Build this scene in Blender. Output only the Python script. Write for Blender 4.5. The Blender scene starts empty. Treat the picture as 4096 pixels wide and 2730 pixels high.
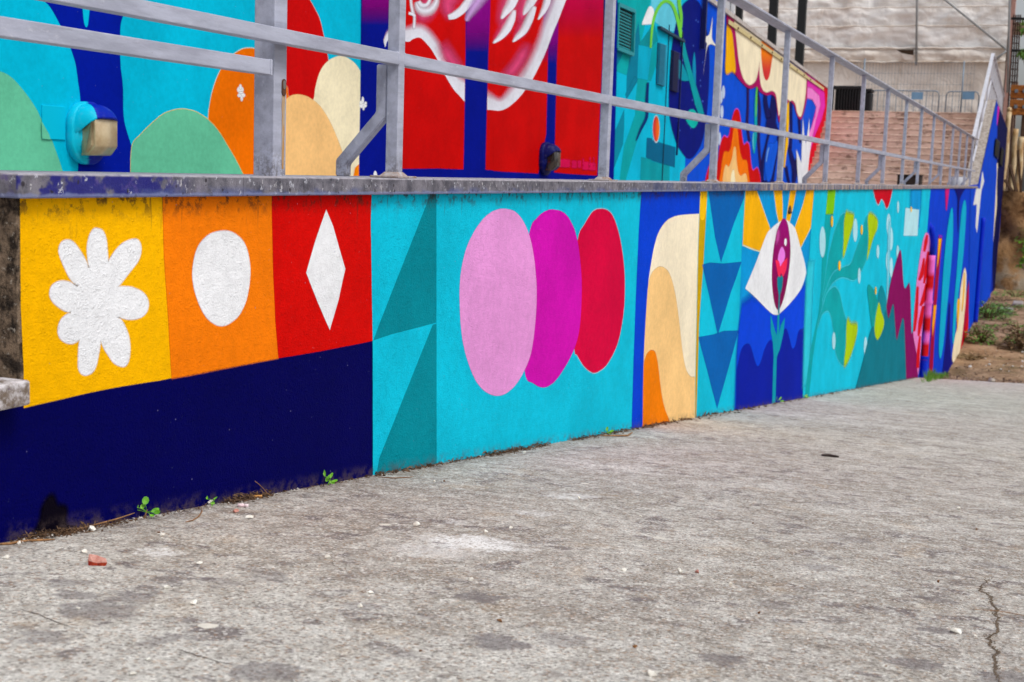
import bpy, bmesh, math, random
from math import radians as rad, sin, cos, pi
from mathutils import Vector, noise as mnoise
from mathutils.geometry import tessellate_polygon
rng = random.Random(7)
SC = bpy.context.scene
COL = SC.collection

# ------------------------------------------------------------------ camera
CAM = Vector((0.0, -1.8, 0.0381))
FWD = Vector((0.92130764, 0.36763651, -0.12663187))
RGT = Vector((0.37434895, -0.92669337, 0.03320038))
UPV = Vector((0.10514324, 0.07799227, 0.99139402))
FPX = 5383.9                      # focal length in pixels of the 4096 px photograph
cd = bpy.data.cameras.new('camera'); cam = bpy.data.objects.new('camera', cd); COL.objects.link(cam)
from mathutils import Matrix
cam.matrix_world = Matrix(((RGT.x, UPV.x, -FWD.x, CAM.x), (RGT.y, UPV.y, -FWD.y, CAM.y), (RGT.z, UPV.z, -FWD.z, CAM.z), (0, 0, 0, 1)))
cd.sensor_fit = 'HORIZONTAL'; cd.sensor_width = 36; cd.lens = FPX / 4096 * 36
cd.clip_start = 0.05; cd.clip_end = 600
cd.dof.use_dof = True; cd.dof.focus_distance = 3.7; cd.dof.aperture_fstop = 9.0
SC.camera = cam

# ------------------------------------------------------------------ sky, sun, exposure (overcast daylight)
SUN_EL, SUN_AZ = 56.0, -112.0      # azimuth measured in the xy plane from +x
wd = bpy.data.worlds.new('World'); SC.world = wd; wd.use_nodes = True
nt = wd.node_tree
sky = nt.nodes.new('ShaderNodeTexSky'); sky.sky_type = 'NISHITA'; sky.sun_disc = False
sky.sun_elevation = rad(SUN_EL); sky.sun_rotation = rad(90 - SUN_AZ)
sky.air_density = 1.0; sky.dust_density = 4.0; sky.ozone_density = 1.0
hs = nt.nodes.new('ShaderNodeHueSaturation'); hs.inputs['Saturation'].default_value = 0.30
bg = nt.nodes['Background']; bg.inputs['Strength'].default_value = 0.15
nt.links.new(sky.outputs[0], hs.inputs['Color']); nt.links.new(hs.outputs[0], bg.inputs['Color'])
sd = bpy.data.lights.new('sun', 'SUN'); sd.energy = 1.5; sd.angle = rad(20); sd.color = (1.0, 0.965, 0.92)
sun = bpy.data.objects.new('sun', sd); COL.objects.link(sun)
sv = Vector((cos(rad(SUN_EL)) * cos(rad(SUN_AZ)), cos(rad(SUN_EL)) * sin(rad(SUN_AZ)), sin(rad(SUN_EL))))
sun.rotation_euler = (-sv).to_track_quat('-Z', 'Y').to_euler()
SC.view_settings.view_transform = 'Standard'; SC.view_settings.look = 'None'
SC.view_settings.exposure = -0.04; SC.view_settings.gamma = 1.0; SC.view_settings.use_curve_mapping = False

# ------------------------------------------------------------------ helpers
def lin(c):
    c = c / 255.0
    return c / 12.92 if c <= 0.04045 else ((c + 0.055) / 1.055) ** 2.4
KP = 1.02
def S(r, g, b): return (min(.9, lin(r) * KP), min(.9, lin(g) * KP), min(.9, lin(b) * KP))

def ray(u, v): return FWD + RGT * ((u - 2048) / FPX) - UPV * ((v - 1365) / FPX)
def on_plane(u, v, n, k):
    d = ray(u, v); return CAM + d * ((k - CAM.dot(n)) / d.dot(n))
GN = Vector((0.11534, 0, 1)); GK = -0.4771
def ground_z(x): return GK - 0.11534 * x
def G(u, v): return on_plane(u, v, GN, GK)
def X(u, v, x): return on_plane(u, v, Vector((1, 0, 0)), x)
def Yp(u, v, y): return on_plane(u, v, Vector((0, 1, 0)), y)

FR = {  # crop frames: offset and scale of the notes taken from the photograph
    'P': (0, 0, 1), 'L1': (0, 650, 1.568), 'L2': (1400, 650, 1.206), 'L3': (2500, 650, 1.4256), 'L4': (3100, 650, 1.568),
    'L5': (3646, 850, 2.24), 'S': (3846, 380, 3.136), 'U1': (0, 0, 2.139), 'U2': (1000, 0, 2.139), 'U3': (2000, 0, 2.139),
    'U4': (2800, 0, 1.96), 'U5': (1550, 0, 3.361), 'U6': (2700, 500, 4.278), 'U7': (2850, 0, 5.227), 'D': (2100, 500, 6.723)}
def fr(f, x, y):
    ox, oy, s = FR[f]; return ox + x / s, oy + y / s

def tagp(o, label=None, cat=None, group=None, kind=None):
    if label: o['label'] = label
    if cat: o['category'] = cat
    if group: o['group'] = group
    if kind: o['kind'] = kind
    return o
def link_mesh(name, me, mat, parent=None):
    o = bpy.data.objects.new(name, me); COL.objects.link(o)
    if mat and not me.materials: me.materials.append(mat)
    if parent: o.parent = parent; o.matrix_parent_inverse = Matrix.Translation(-parent.location) if parent.type == 'EMPTY' else Matrix()
    return o
def empty(name, loc, label, cat, group=None):
    o = bpy.data.objects.new(name, None); COL.objects.link(o); o.location = loc; o.empty_display_size = .05
    return tagp(o, label, cat, group)
def obj(name, bm, mat, parent=None, smooth=False):
    me = bpy.data.meshes.new(name); bm.to_mesh(me); bm.free()
    if smooth:
        for p in me.polygons: p.use_smooth = True
    return link_mesh(name, me, mat, parent)
def newbm(): return bmesh.new()
def bx(bm, lo, hi, bev=0.0, seg=1):
    lo = Vector(lo); hi = Vector(hi); c = (lo + hi) / 2; d = hi - lo
    r = bmesh.ops.create_cube(bm, size=1.0, matrix=Matrix.Translation(c) @ Matrix.Diagonal((d.x, d.y, d.z, 1)))
    if bev > 0:
        es = list({e for v in r['verts'] for e in v.link_edges})
        bmesh.ops.bevel(bm, geom=es, offset=bev, segments=seg, affect='EDGES', profile=.5)
def box(name, lo, hi, mat, parent=None, bev=0.0, seg=1):
    bm = newbm(); bx(bm, lo, hi, bev, seg); return obj(name, bm, mat, parent)
def bar(bm, a, b, w, h=None, up=(0, 0, 1)):
    """square bar from a to b"""
    h = h or w; a = Vector(a); b = Vector(b); d = (b - a); L = d.length; d.normalize(); up = Vector(up)
    if abs(d.dot(up)) > .98: up = Vector((1, 0, 0))
    s = d.cross(up).normalized(); t = s.cross(d)
    vs = []
    for p in (a, b):
        for i, j in ((-1, -1), (1, -1), (1, 1), (-1, 1)): vs.append(bm.verts.new(p + s * (i * w / 2) + t * (j * h / 2)))
    for q in ((0, 1, 2, 3), (7, 6, 5, 4), (0, 4, 5, 1), (1, 5, 6, 2), (2, 6, 7, 3), (3, 7, 4, 0)): bm.faces.new([vs[i] for i in q])
def tube(bm, pts, r, n=8, radii=None, cap=True):
    pts = [Vector(p) for p in pts]; rings = []
    for i, p in enumerate(pts):
        d = (pts[min(i + 1, len(pts) - 1)] - pts[max(i - 1, 0)]).normalized()
        up = Vector((0, 0, 1)) if abs(d.z) < .95 else Vector((1, 0, 0))
        s = d.cross(up).normalized(); t = s.cross(d); rr = radii[i] if radii else r
        rings.append([bm.verts.new(p + (s * cos(2 * pi * k / n) + t * sin(2 * pi * k / n)) * rr) for k in range(n)])
    for a, b in zip(rings, rings[1:]):
        for k in range(n): bm.faces.new((a[k], a[(k + 1) % n], b[(k + 1) % n], b[k]))
    if cap: bm.faces.new(rings[0][::-1]); bm.faces.new(rings[-1])
    return rings
def grid(name, fn, nu, nv, mat, parent=None, smooth=True):
    bm = newbm(); vs = [[bm.verts.new(fn(i / nu, j / nv)) for j in range(nv + 1)] for i in range(nu + 1)]
    for i in range(nu):
        for j in range(nv): bm.faces.new((vs[i][j], vs[i + 1][j], vs[i + 1][j + 1], vs[i][j + 1]))
    return obj(name, bm, mat, parent, smooth)

# ------------------------------------------------------------------ materials
class NT:
    def __init__(s, name):
        s.m = bpy.data.materials.new(name); s.m.use_nodes = True; s.t = s.m.node_tree; s.b = s.t.nodes['Principled BSDF']
        s.pos = s.t.nodes.new('ShaderNodeNewGeometry').outputs['Position']
    def n(s, typ, **kw):
        x = s.t.nodes.new(typ)
        for k, v in kw.items(): setattr(x, k, v)
        return x
    def l(s, a, b): s.t.links.new(a, b)
    def setin(s, sock, v):
        if hasattr(v, 'is_linked') or isinstance(v, bpy.types.NodeSocket): s.l(v, sock)
        else:
            if isinstance(v, tuple) and len(v) == 3 and sock.type == 'RGBA': v = v + (1,)
            sock.default_value = v
    def map(s, vec, scale=(1, 1, 1), rot=(0, 0, 0), loc=(0, 0, 0)):
        x = s.n('ShaderNodeMapping'); s.l(vec, x.inputs[0]); x.inputs['Scale'].default_value = scale; x.inputs['Rotation'].default_value = rot; x.inputs['Location'].default_value = loc
        return x.outputs[0]
    def noise(s, scale, detail=4, rough=.55, vec=None, dist=0):
        x = s.n('ShaderNodeTexNoise'); s.l(vec or s.pos, x.inputs['Vector']); x.inputs['Scale'].default_value = scale; x.inputs['Detail'].default_value = detail
        x.inputs['Roughness'].default_value = rough; x.inputs['Distortion'].default_value = dist; return x.outputs[0]
    def voro(s, scale, vec=None, out='Distance', feature='F1', rnd=1.0):
        x = s.n('ShaderNodeTexVoronoi'); x.feature = feature; s.l(vec or s.pos, x.inputs['Vector']); x.inputs['Scale'].default_value = scale; x.inputs['Randomness'].default_value = rnd
        return x.outputs[out]
    def ramp(s, v, a, b, lo=0.0, hi=1.0):
        x = s.n('ShaderNodeMapRange'); x.interpolation_type = 'SMOOTHSTEP' ; s.l(v, x.inputs[0])
        x.inputs[1].default_value = a; x.inputs[2].default_value = b; x.inputs[3].default_value = lo; x.inputs[4].default_value = hi; return x.outputs[0]
    def math(s, op, a, b=0.0, c=0.0):
        x = s.n('ShaderNodeMath', operation=op); s.setin(x.inputs[0], a); s.setin(x.inputs[1], b); s.setin(x.inputs[2], c); return x.outputs[0]
    def mix(s, f, a, b, mode='MIX'):
        x = s.n('ShaderNodeMix', data_type='RGBA', blend_type=mode); s.setin(x.inputs[0], f); s.setin(x.inputs[6], a); s.setin(x.inputs[7], b); return x.outputs[2]
    def xyz(s, vec=None):
        x = s.n('ShaderNodeSeparateXYZ'); s.l(vec or s.pos, x.inputs[0]); return x.outputs
    def bump(s, h, dist, strength=1.0, prev=None):
        x = s.n('ShaderNodeBump'); x.inputs['Distance'].default_value = dist; x.inputs['Strength'].default_value = strength; s.l(h, x.inputs['Height'])
        if prev: s.l(prev, x.inputs['Normal'])
        return x.outputs[0]
    def done(s, col=None, rough=None, nrm=None, spec=None, metal=None, alpha=None):
        if col is not None: s.setin(s.b.inputs['Base Color'], col)
        if rough is not None: s.setin(s.b.inputs['Roughness'], rough)
        if nrm is not None: s.l(nrm, s.b.inputs['Normal'])
        if spec is not None: s.setin(s.b.inputs['Specular IOR Level'], spec)
        if metal is not None: s.setin(s.b.inputs['Metallic'], metal)
        if alpha is not None: s.setin(s.b.inputs['Alpha'], alpha)
        return s.m

def mural_material(name, rough_plaster, stain=True):
    a = NT(name)
    at = a.n('ShaderNodeAttribute', attribute_name='Col')
    v = a.noise(2.3, 5, .6); v2 = a.noise(38, 3, .6)
    mul = a.math('ADD', a.ramp(v, .3, .7, -.12, .07), a.ramp(v2, .3, .7, -.05, .05))
    col = a.mix(1.0, at.outputs['Color'], a.n('ShaderNodeCombineColor').outputs[0], 'MULTIPLY')
    comb = col.node.inputs[7].links[0].from_node
    one = a.math('ADD', mul, 1.0)
    for i in range(3): a.l(one, comb.inputs[i])
    # rubbed spots where the relief catches less paint
    rub = a.ramp(a.noise(150, 2, .5), .72, .80, 0, .14)
    col = a.mix(a.math('MULTIPLY', rub, a.ramp(a.noise(1.7, 2), .5, .62)), col, S(190, 205, 215))
    vsp = a.voro(46); vsc = a.n('ShaderNodeSeparateColor'); a.l(a.voro(46, None, 'Color'), vsc.inputs[0])
    col = a.mix(a.math('MULTIPLY', a.ramp(vsp, .09, .04), a.ramp(vsc.outputs[0], .86, .90, 0, .7)), col, S(150, 150, 190))   # stray paint specks
    if stain:
        z = a.xyz()[2]; x = a.xyz()[0]
        n1 = a.noise(26, 5, .7)
        top = a.math('MULTIPLY', a.ramp(z, -.11, -.045), a.ramp(n1, .50, .62))
        drip = a.noise(40, 3, .6, a.map(a.pos, (1, 1, .12)))
        top2 = a.math('MULTIPLY', a.ramp(z, -.16, -.05), a.ramp(drip, .60, .70, 0, .7))
        top = a.math('MAXIMUM', top, top2)
        top = a.math('MULTIPLY', top, a.ramp(x, 6.0, 30.0, .85, .2))
        gz = a.math('ADD', a.math('ADD', z, 0.4771), a.math('MULTIPLY', x, 0.11534))   # height above the pavement
        lowm = a.math('MULTIPLY', a.ramp(gz, .045, .0), a.ramp(a.noise(30, 5, .7), .42, .62, 0, .6))
        col = a.mix(top, col, S(58, 40, 32))
        col = a.mix(lowm, col, S(88, 74, 74))
    h1 = a.noise(165, 4, .6, dist=.3); h2 = a.noise(22, 3, .5, a.map(a.pos, (1, 1, 1.6))); h3 = a.noise(420, 2, .5)
    if rough_plaster:
        lump = a.ramp(a.noise(105, 3, .55), .54, .76)
        area = a.ramp(a.noise(3.0, 3, .6), .35, .65, .35, 1.0)     # some areas were trowelled smoother
        h = a.math('ADD', a.math('MULTIPLY', h1, .62), a.math('MULTIPLY', a.math('MULTIPLY', lump, area), .34))
        h = a.math('ADD', h, a.math('MULTIPLY', h3, .16)); h = a.math('ADD', h, a.math('MULTIPLY', h2, .40))
        nr = a.bump(h, .0050, .8)
    else:
        h = a.math('ADD', a.math('MULTIPLY', h1, .4), a.math('MULTIPLY', h2, .7)); nr = a.bump(h, .0022, .6)
    return a.done(col, .72, nr, .035, alpha=at.outputs['Alpha'])

def simple(name, c, rough=.6, var=.12, scale=20, bump=.0, bscale=60, metal=0, spec=.4, c2=None, detail=4, stretch=(1, 1, 1)):
    a = NT(name); v = a.map(a.pos, stretch)
    f = a.ramp(a.noise(scale, detail, .6, v), .3, .7)
    c2 = c2 or tuple(max(0, x * (1 - 2 * var)) for x in c)
    col = a.mix(f, c, c2); nr = a.bump(a.noise(bscale, 4, .6, v), bump, .8) if bump else None
    return a.done(col, rough, nr, spec, metal)

MAT_LOWER = mural_material('mural_paint_rough', True)
MAT_UPPER = mural_material('mural_paint_smooth', False, False)

def m_pavement():
    a = NT('worn_concrete'); p = a.pos; zz = a.map(p, (1, 1, 0))
    big = a.noise(1.1, 4, .6, zz); mid = a.noise(7.5, 5, .62, zz, .4); bl = a.noise(17, 4, .6, zz); fine = a.noise(120, 4, .7, zz); f2 = a.noise(330, 3, .7, zz)
    med = a.noise(33, 5, .68, zz, .6)
    ph = a.noise(3.4, 4, .6, a.map(zz, loc=(8, 2, 0)), .3)     # worn light crust against darker grime
    col = a.mix(a.ramp(ph, .40, .60), S(172, 166, 157), S(212, 209, 203))
    col = a.mix(a.ramp(mid, .40, .62, .6, 0), col, S(156, 148, 139))
    col = a.mix(a.ramp(big, .42, .60, .0, .45), col, S(150, 141, 134))
    xx = a.xyz()[0]; col = a.mix(a.math('MULTIPLY', a.ramp(a.math('ADD', xx, a.ramp(a.noise(1.3, 4, .6, zz), 0, 1, -.9, .9)), 2.5, 1.4), a.ramp(a.noise(11, 5, .7, zz), .36, .56, .25, .8)), col, S(214, 212, 206))   # cleaner, more worn near end
    # elongated dark blotches of their own shape
    for k, (sc_, lo, kk) in enumerate(((7.5, .60, .8), (13, .61, .75), (4.2, .62, .55))):
        st = a.math('MULTIPLY', a.ramp(a.noise(sc_, 2, .45, a.map(zz, loc=(4 + 9 * k, 7, 0))), lo, lo + .05), a.ramp(a.noise(2.2, 2, .5, a.map(zz, loc=(k, 0, 0))), .40, .55, .2, 1))
        col = a.mix(a.math('MULTIPLY', st, kk), col, S(112, 104, 106))
    col = a.mix(a.ramp(bl, .54, .62, 0, .62), col, S(216, 214, 208)); col = a.mix(a.ramp(a.noise(19, 6, .72, a.map(zz, loc=(21, 5, 0)), .5), .53, .62, 0, .5), col, S(224, 222, 216)); col = a.mix(a.ramp(a.noise(15, 6, .72, a.map(zz, loc=(2, 25, 0)), .5), .54, .64, 0, .4), col, S(128, 118, 110))
    col = a.mix(a.ramp(med, .54, .64, 0, .38), col, S(218, 215, 209))
    col = a.mix(a.ramp(med, .46, .37, 0, .42), col, S(120, 110, 102))
    col = a.mix(a.ramp(a.noise(24, 5, .7, a.map(zz, loc=(11, 3, 0))), .58, .66, 0, .45), col, S(116, 106, 98))
    col = a.mix(a.ramp(a.noise(5, 4, .6, a.map(zz, loc=(1, 13, 0))), .57, .70, 0, .35), col, S(184, 160, 130))
    # aggregate
    sp = a.voro(210, zz, 'Color'); hsv = a.n('ShaderNodeSeparateColor'); a.l(sp, hsv.inputs[0])
    col = a.mix(a.ramp(hsv.outputs[0], .84, .88, 0, .6), col, S(232, 230, 226))
    col = a.mix(a.ramp(hsv.outputs[1], .82, .88, 0, .65), col, S(94, 84, 76))
    col = a.mix(a.ramp(hsv.outputs[2], .90, .94, 0, .45), col, S(168, 130, 94))
    gr = a.math('MULTIPLY', a.ramp(a.noise(175, 3, .6, zz), .33, .67, .80, 1.17), a.ramp(a.noise(64, 3, .6, zz), .33, .67, .86, 1.14))
    cc_ = a.n('ShaderNodeCombineColor')
    for k_ in range(3): a.l(gr, cc_.inputs[k_])
    col = a.mix(1.0, col, cc_.outputs[0], 'MULTIPLY')
    # single dark stains on the slab
    for (u, v, r, k) in ((400, 2440, .075, .75), (300, 2385, .05, .7), (255, 2335, .045, .6), (520, 2395, .05, .6), (180, 2550, .05, .6), (665, 2560, .035, .6), (1925, 2392, .05, .8), (1990, 2572, .06, .85), (1060, 2690, .06, .7), (3655, 2655, .055, .75), (4040, 2720, .07, .7), (3740, 2400, .045, .7), (3760, 2525, .035, .8), (2880, 2640, .05, .7), (3290, 2270, .055, .6), (3420, 2160, .06, .5), (1080, 2310, .05, .5), (880, 2330, .045, .55), (1450, 2420, .04, .6), (3950, 2260, .05, .5), (3100, 2420, .05, .5), (2250, 2560, .05, .5)):
        g = G(u, v); q = a.map(p, (1, 1, 1), loc=(-g.x, -g.y, -g.z))
        L = a.n('ShaderNodeVectorMath', operation='LENGTH'); a.l(q, L.inputs[0])
        m = a.ramp(a.math('ADD', L.outputs['Value'], a.ramp(a.noise(26, 4, .65, zz), 0, 1, -.05, .05)), r, r * .6)
        col = a.mix(a.math('MULTIPLY', m, k * .75), col, S(106, 100, 104))
    # chalk spill and smaller dusty splashes
    for (u, v, r, k) in ((1880, 2172, .13, 1.0), (1740, 2205, .13, .55), (2010, 2185, .08, .7), (635, 2206, .05, .8), (2250, 1985, .08, .5), (2330, 1985, .05, .5), (2140, 2052, .06, .6), (1830, 2090, .04, .5)):
        g = G(u, v); q = a.map(p, (1, 1.0, 1), loc=(-g.x, -g.y, -g.z))
        L = a.n('ShaderNodeVectorMath', operation='LENGTH'); a.l(q, L.inputs[0])
        m = a.math('MULTIPLY', a.ramp(a.math('ADD', L.outputs['Value'], a.ramp(a.noise(21, 5, .7, zz), 0, 1, -.09, .09)), r, r * .35), a.ramp(a.noise(90, 6, .8, zz), .40, .54))
        col = a.mix(a.math('MULTIPLY', m, k), col, S(246, 246, 250))
    # paint overspray along the wall foot
    y = a.xyz()[1]; x = a.xyz()[0]
    os_ = a.math('MULTIPLY', a.ramp(y, -.16, .02), a.ramp(a.noise(9, 5, .7, zz), .45, .7, 0, .35))
    teal = a.math('MULTIPLY', os_, a.ramp(x, 12.5, 14.0)); col = a.mix(teal, col, S(120, 180, 190))
    dirt = a.math('MULTIPLY', a.ramp(y, -.10, .03), a.ramp(a.noise(22, 5, .7, zz), .38, .62, 0, .7)); col = a.mix(dirt, col, S(112, 98, 88))
    h = a.math('ADD', a.math('MULTIPLY', fine, .7), a.math('MULTIPLY', f2, .35)); h = a.math('ADD', h, a.math('MULTIPLY', mid, .8))
    pit = a.ramp(a.voro(95, zz), .02, .22); h = a.math('ADD', h, a.math('MULTIPLY', pit, .35))
    nr = a.bump(h, .0062, .9)
    return a.done(col, .88, nr, .25)
MAT_PAVE = m_pavement()

def m_coping():
    a = NT('stained_coping_stone'); x, y, z = a.xyz()
    col = a.mix(a.ramp(a.noise(16, 5, .65), .32, .68), S(72, 71, 82), S(126, 123, 133))
    drip = a.noise(55, 4, .65, a.map(a.pos, (1, 1, .45)))
    col = a.mix(a.ramp(drip, .54, .66, 0, .6), col, S(52, 52, 60))
    col = a.mix(a.math('MULTIPLY', a.ramp(a.noise(60, 4, .7, a.map(a.pos, (1, 1, .45), loc=(3, 0, 0))), .61, .65, 0, .85), 1.0), col, S(198, 196, 200))
    # blue overspray on the first slab
    frt = a.math('MULTIPLY', a.ramp(x, 2.58, 2.40), a.ramp(y, .008, .003)); bl = a.math('MULTIPLY', a.ramp(a.noise(11, 4, .6, a.map(a.pos, loc=(5, 1, 2))), .43, .52), frt); col = a.mix(a.math('MULTIPLY', bl, .92), col, S(8, 10, 116))
    pu = a.math('MULTIPLY', a.ramp(a.noise(14, 4, .6, a.map(a.pos, loc=(9, 1, 5))), .54, .64), a.ramp(x, 2.62, 2.45)); col = a.mix(a.math('MULTIPLY', pu, .7), col, S(92, 74, 142))
    bl2 = a.math('MULTIPLY', a.ramp(a.noise(6, 4, .6, a.map(a.pos, (1, 1, 2.5))), .50, .62, 0, .65), a.ramp(z, -.018, -.042)); col = a.mix(bl2, col, S(66, 82, 138))
    far = a.math('MULTIPLY', a.ramp(x, 5.9, 6.4), a.ramp(a.noise(5, 3, .6, a.map(a.pos, (1, 1, .2))), .44, .54)); col = a.mix(a.math('MULTIPLY', far, .65), col, S(58, 72, 116))
    beige = a.math('MULTIPLY', a.ramp(x, 8.6, 9.2), a.ramp(a.noise(9, 3, .6, a.map(a.pos, (1, 1, .1), loc=(7, 0, 0))), .45, .58)); col = a.mix(a.math('MULTIPLY', beige, .8), col, S(186, 166, 146))
    # lichen rings
    vd = a.voro(42, a.map(a.pos, (1, 1, 1))); vc = a.voro(42, None, 'Color'); sc = a.n('ShaderNodeSeparateColor'); a.l(vc, sc.inputs[0])
    fl = a.math('MULTIPLY', a.ramp(vd, .40, .28), a.math('MULTIPLY', a.ramp(sc.outputs[0], .52, .60), a.ramp(a.noise(120, 4, .7, None, .6), .50, .56))); col = a.mix(a.math('MULTIPLY', fl, .85), col, S(186, 188, 200))
    rim = a.math('MULTIPLY', a.ramp(a.math('ADD', z, a.ramp(a.noise(24, 4), 0, 1, -.006, .006)), -.036, -.042), a.ramp(x, 9, 6, 0, .6)); col = a.mix(rim, col, S(124, 134, 176))
    dot = a.math('MULTIPLY', a.ramp(a.voro(38, a.map(a.pos, loc=(2, 2, 2))), .24, .15), a.ramp(sc.outputs[1], .55, .6)); col = a.mix(a.math('MULTIPLY', dot, .85), col, S(36, 30, 40))
    edge = a.ramp(z, -.006, -.001); col = a.mix(a.math('MULTIPLY', edge, a.ramp(a.noise(30, 3), .3, .6, .35, .95)), col, S(176, 172, 180))
    h = a.math('ADD', a.noise(130, 4, .7), a.math('MULTIPLY', a.noise(22, 3), .8)); nr = a.bump(h, .003, .8)
    return a.done(col, a.ramp(a.noise(25, 3), .3, .7, .45, .75), nr, .4)
MAT_COPING = m_coping()

def m_raw():
    a = NT('lichen_covered_concrete')
    col = a.mix(a.ramp(a.noise(34, 5, .7, a.map(a.pos, (1, 1, .8))), .36, .62), S(40, 32, 26), S(138, 118, 98))
    col = a.mix(a.ramp(a.noise(70, 4, .7), .58, .70, 0, .8), col, S(182, 172, 158)); col = a.mix(a.ramp(a.noise(18, 4, .7, a.map(a.pos, loc=(3, 3, 3))), .5, .62, 0, .8), col, S(34, 28, 24))
    nr = a.bump(a.math('ADD', a.noise(60, 5, .7), a.noise(200, 3, .7)), .008, .9); return a.done(col, .9, nr, .2)
MAT_RAW = m_raw()
def m_ledge():
    a = NT('whitewashed_stone'); col = a.mix(a.ramp(a.noise(24, 5, .7), .36, .60), S(112, 98, 86), S(206, 202, 206))
    col = a.mix(a.ramp(a.noise(60, 3, .7), .62, .70, 0, .7), col, S(80, 62, 92)); nr = a.bump(a.noise(80, 5, .7), .004, .9); return a.done(col, .8, nr, .3)
MAT_LEDGE = m_ledge()
def m_steel():
    a = NT('grey_painted_steel'); x, y, z = a.xyz()
    col = a.mix(a.ramp(a.noise(9, 5, .65, a.map(a.pos, (.5, 3, 3))), .3, .7), S(150, 153, 170), S(178, 182, 200))
    st = a.noise(60, 4, .7, a.map(a.pos, (.12, 2, 2))); col = a.mix(a.ramp(st, .60, .72, 0, .35), col, S(108, 108, 120))
    col = a.mix(a.ramp(a.noise(140, 3, .7), .68, .74, 0, .7), col, S(88, 84, 88))
    col = a.mix(a.ramp(a.noise(46, 5, .75, a.map(a.pos, loc=(5, 5, 5))), .69, .73, 0, .85), col, S(126, 86, 62))
    col = a.mix(a.ramp(a.noise(24, 6, .7, a.map(a.pos, (.35, 1, 1), loc=(1, 7, 3))), .60, .66, 0, .4), col, S(206, 208, 218))
    low = a.math('MULTIPLY', a.ramp(z, .10, .0), a.ramp(a.noise(70, 5, .75), .44, .58, 0, .7)); col = a.mix(low, col, S(92, 86, 82))
    nr = a.bump(a.noise(90, 4, .6, a.map(a.pos, (.4, 1, 1))), .0012, .7); return a.done(col, a.ramp(st, .3, .7, .34, .52), nr, .5)
MAT_STEEL = m_steel()
MAT_RUSTPLATE = simple('rusty_base_plate', S(176, 172, 174), .7, .2, 45, .002, 120, c2=S(138, 108, 88))
MAT_RUST = simple('rust_streak', S(176, 124, 44), .85, .2, 60, 0, c2=S(172, 158, 140), stretch=(1, 1, .3))
MAT_IRON = simple('dark_rusty_iron', S(44, 28, 26), .8, .2, 12, .002, 60, c2=S(84, 50, 40))
MAT_BLACK = simple('black_steel', S(22, 26, 30), .5, .2, 10)
MAT_BLACKP = simple('black_plastic', S(20, 21, 25), .45, .2, 10)
MAT_DARK = simple('dark_void', S(14, 14, 16), .9, .1, 10)
MAT_WHITE = simple('white_painted_frame', S(214, 220, 228), .5, .05, 10)
MAT_WOODO = simple('orange_formwork_board', S(182, 112, 42), .75, .2, 8, .002, 40, c2=S(124, 70, 30), stretch=(3, .6, 3))
MAT_WOODD = simple('weathered_timber', S(104, 80, 62), .85, .2, 14, .003, 50, c2=S(60, 42, 32), stretch=(3, 3, .5))
MAT_CREAM = simple('cream_stained_column', S(214, 196, 160), .8, .2, 5, .004, 30, c2=S(168, 130, 82), stretch=(1, 1, .35))
MAT_BEIGE = simple('yellowed_diffuser_plastic', S(202, 184, 150), .22, .06, 9, .0006, 60, spec=.6, c2=S(170, 144, 106))
MAT_GLASS = simple('dirty_dark_glass', S(30, 32, 36), .18, .2, 14, 0, c2=S(86, 78, 70), spec=.6)
MAT_STONE = simple('pale_stone_chip', S(244, 241, 234), .8, .12, 60, .002, 200, c2=S(214, 206, 194))
MAT_BRICK = simple('red_brick_fragment', S(120, 16, 6), .85, .15, 120, .006, 160, c2=S(176, 60, 26))
MAT_BRICKT = simple('pale_brick_skin', S(178, 112, 98), .85, .15, 90, .005, 160, c2=S(200, 150, 138))
MAT_TWIG = simple('dry_twig', S(168, 124, 80), .8, .2, 50, .0008, 150, c2=S(112, 80, 52))
MAT_TWIGD = simple('dark_dry_leaf', S(92, 62, 40), .8, .2, 50, .0005, 150, c2=S(140, 96, 54))
MAT_BUTT = simple('cigarette_paper', S(226, 218, 220), .7, .08, 60, c2=S(222, 190, 196))
MAT_FILTER = simple('cigarette_filter', S(206, 148, 80), .8, .1, 60)
MAT_LEAF = simple('fresh_leaf', S(118, 182, 40), .5, .15, 60, .0006, 200, c2=S(86, 150, 34))
MAT_WEED = simple('weed_foliage', S(104, 150, 54), .6, .2, 14, c2=S(66, 106, 40))
MAT_GRASS = simple('grass_blades', S(104, 158, 40), .6, .2, 14, c2=S(66, 110, 28))
MAT_DRYW = simple('dry_weed', S(116, 92, 58), .8, .2, 14, c2=S(74, 54, 36))
MAT_LITTER = simple('dry_litter', S(120, 92, 66), .9, .2, 200, c2=S(60, 44, 38))
MAT_GRIT = simple('pale_grit', S(200, 196, 188), .85, .15, 80, c2=S(130, 118, 106))
MAT_CONC = simple('rough_grey_concrete', S(176, 168, 160), .85, .12, 12, .006, 40, c2=S(124, 114, 106))
MAT_CAP = simple('pale_wall_cap', S(196, 190, 188), .8, .1, 8, .002, 60, c2=S(160, 150, 144))
MAT_PIPEC = None
MAT_BARRIER = simple('galvanised_tube', S(126, 142, 158), .45, .1, 10, metal=.2)
MAT_PLATE = simple('blue_barrier_plate', S(112, 152, 186), .5, .08, 6)
MAT_BUCKET = simple('pale_bucket', S(180, 184, 194), .5, .08, 8)
MAT_BOX = simple('dark_brown_box', S(46, 34, 28), .8, .2, 10)
MAT_PINK = simple('pink_render', S(206, 160, 150), .85, .1, 4)
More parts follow.
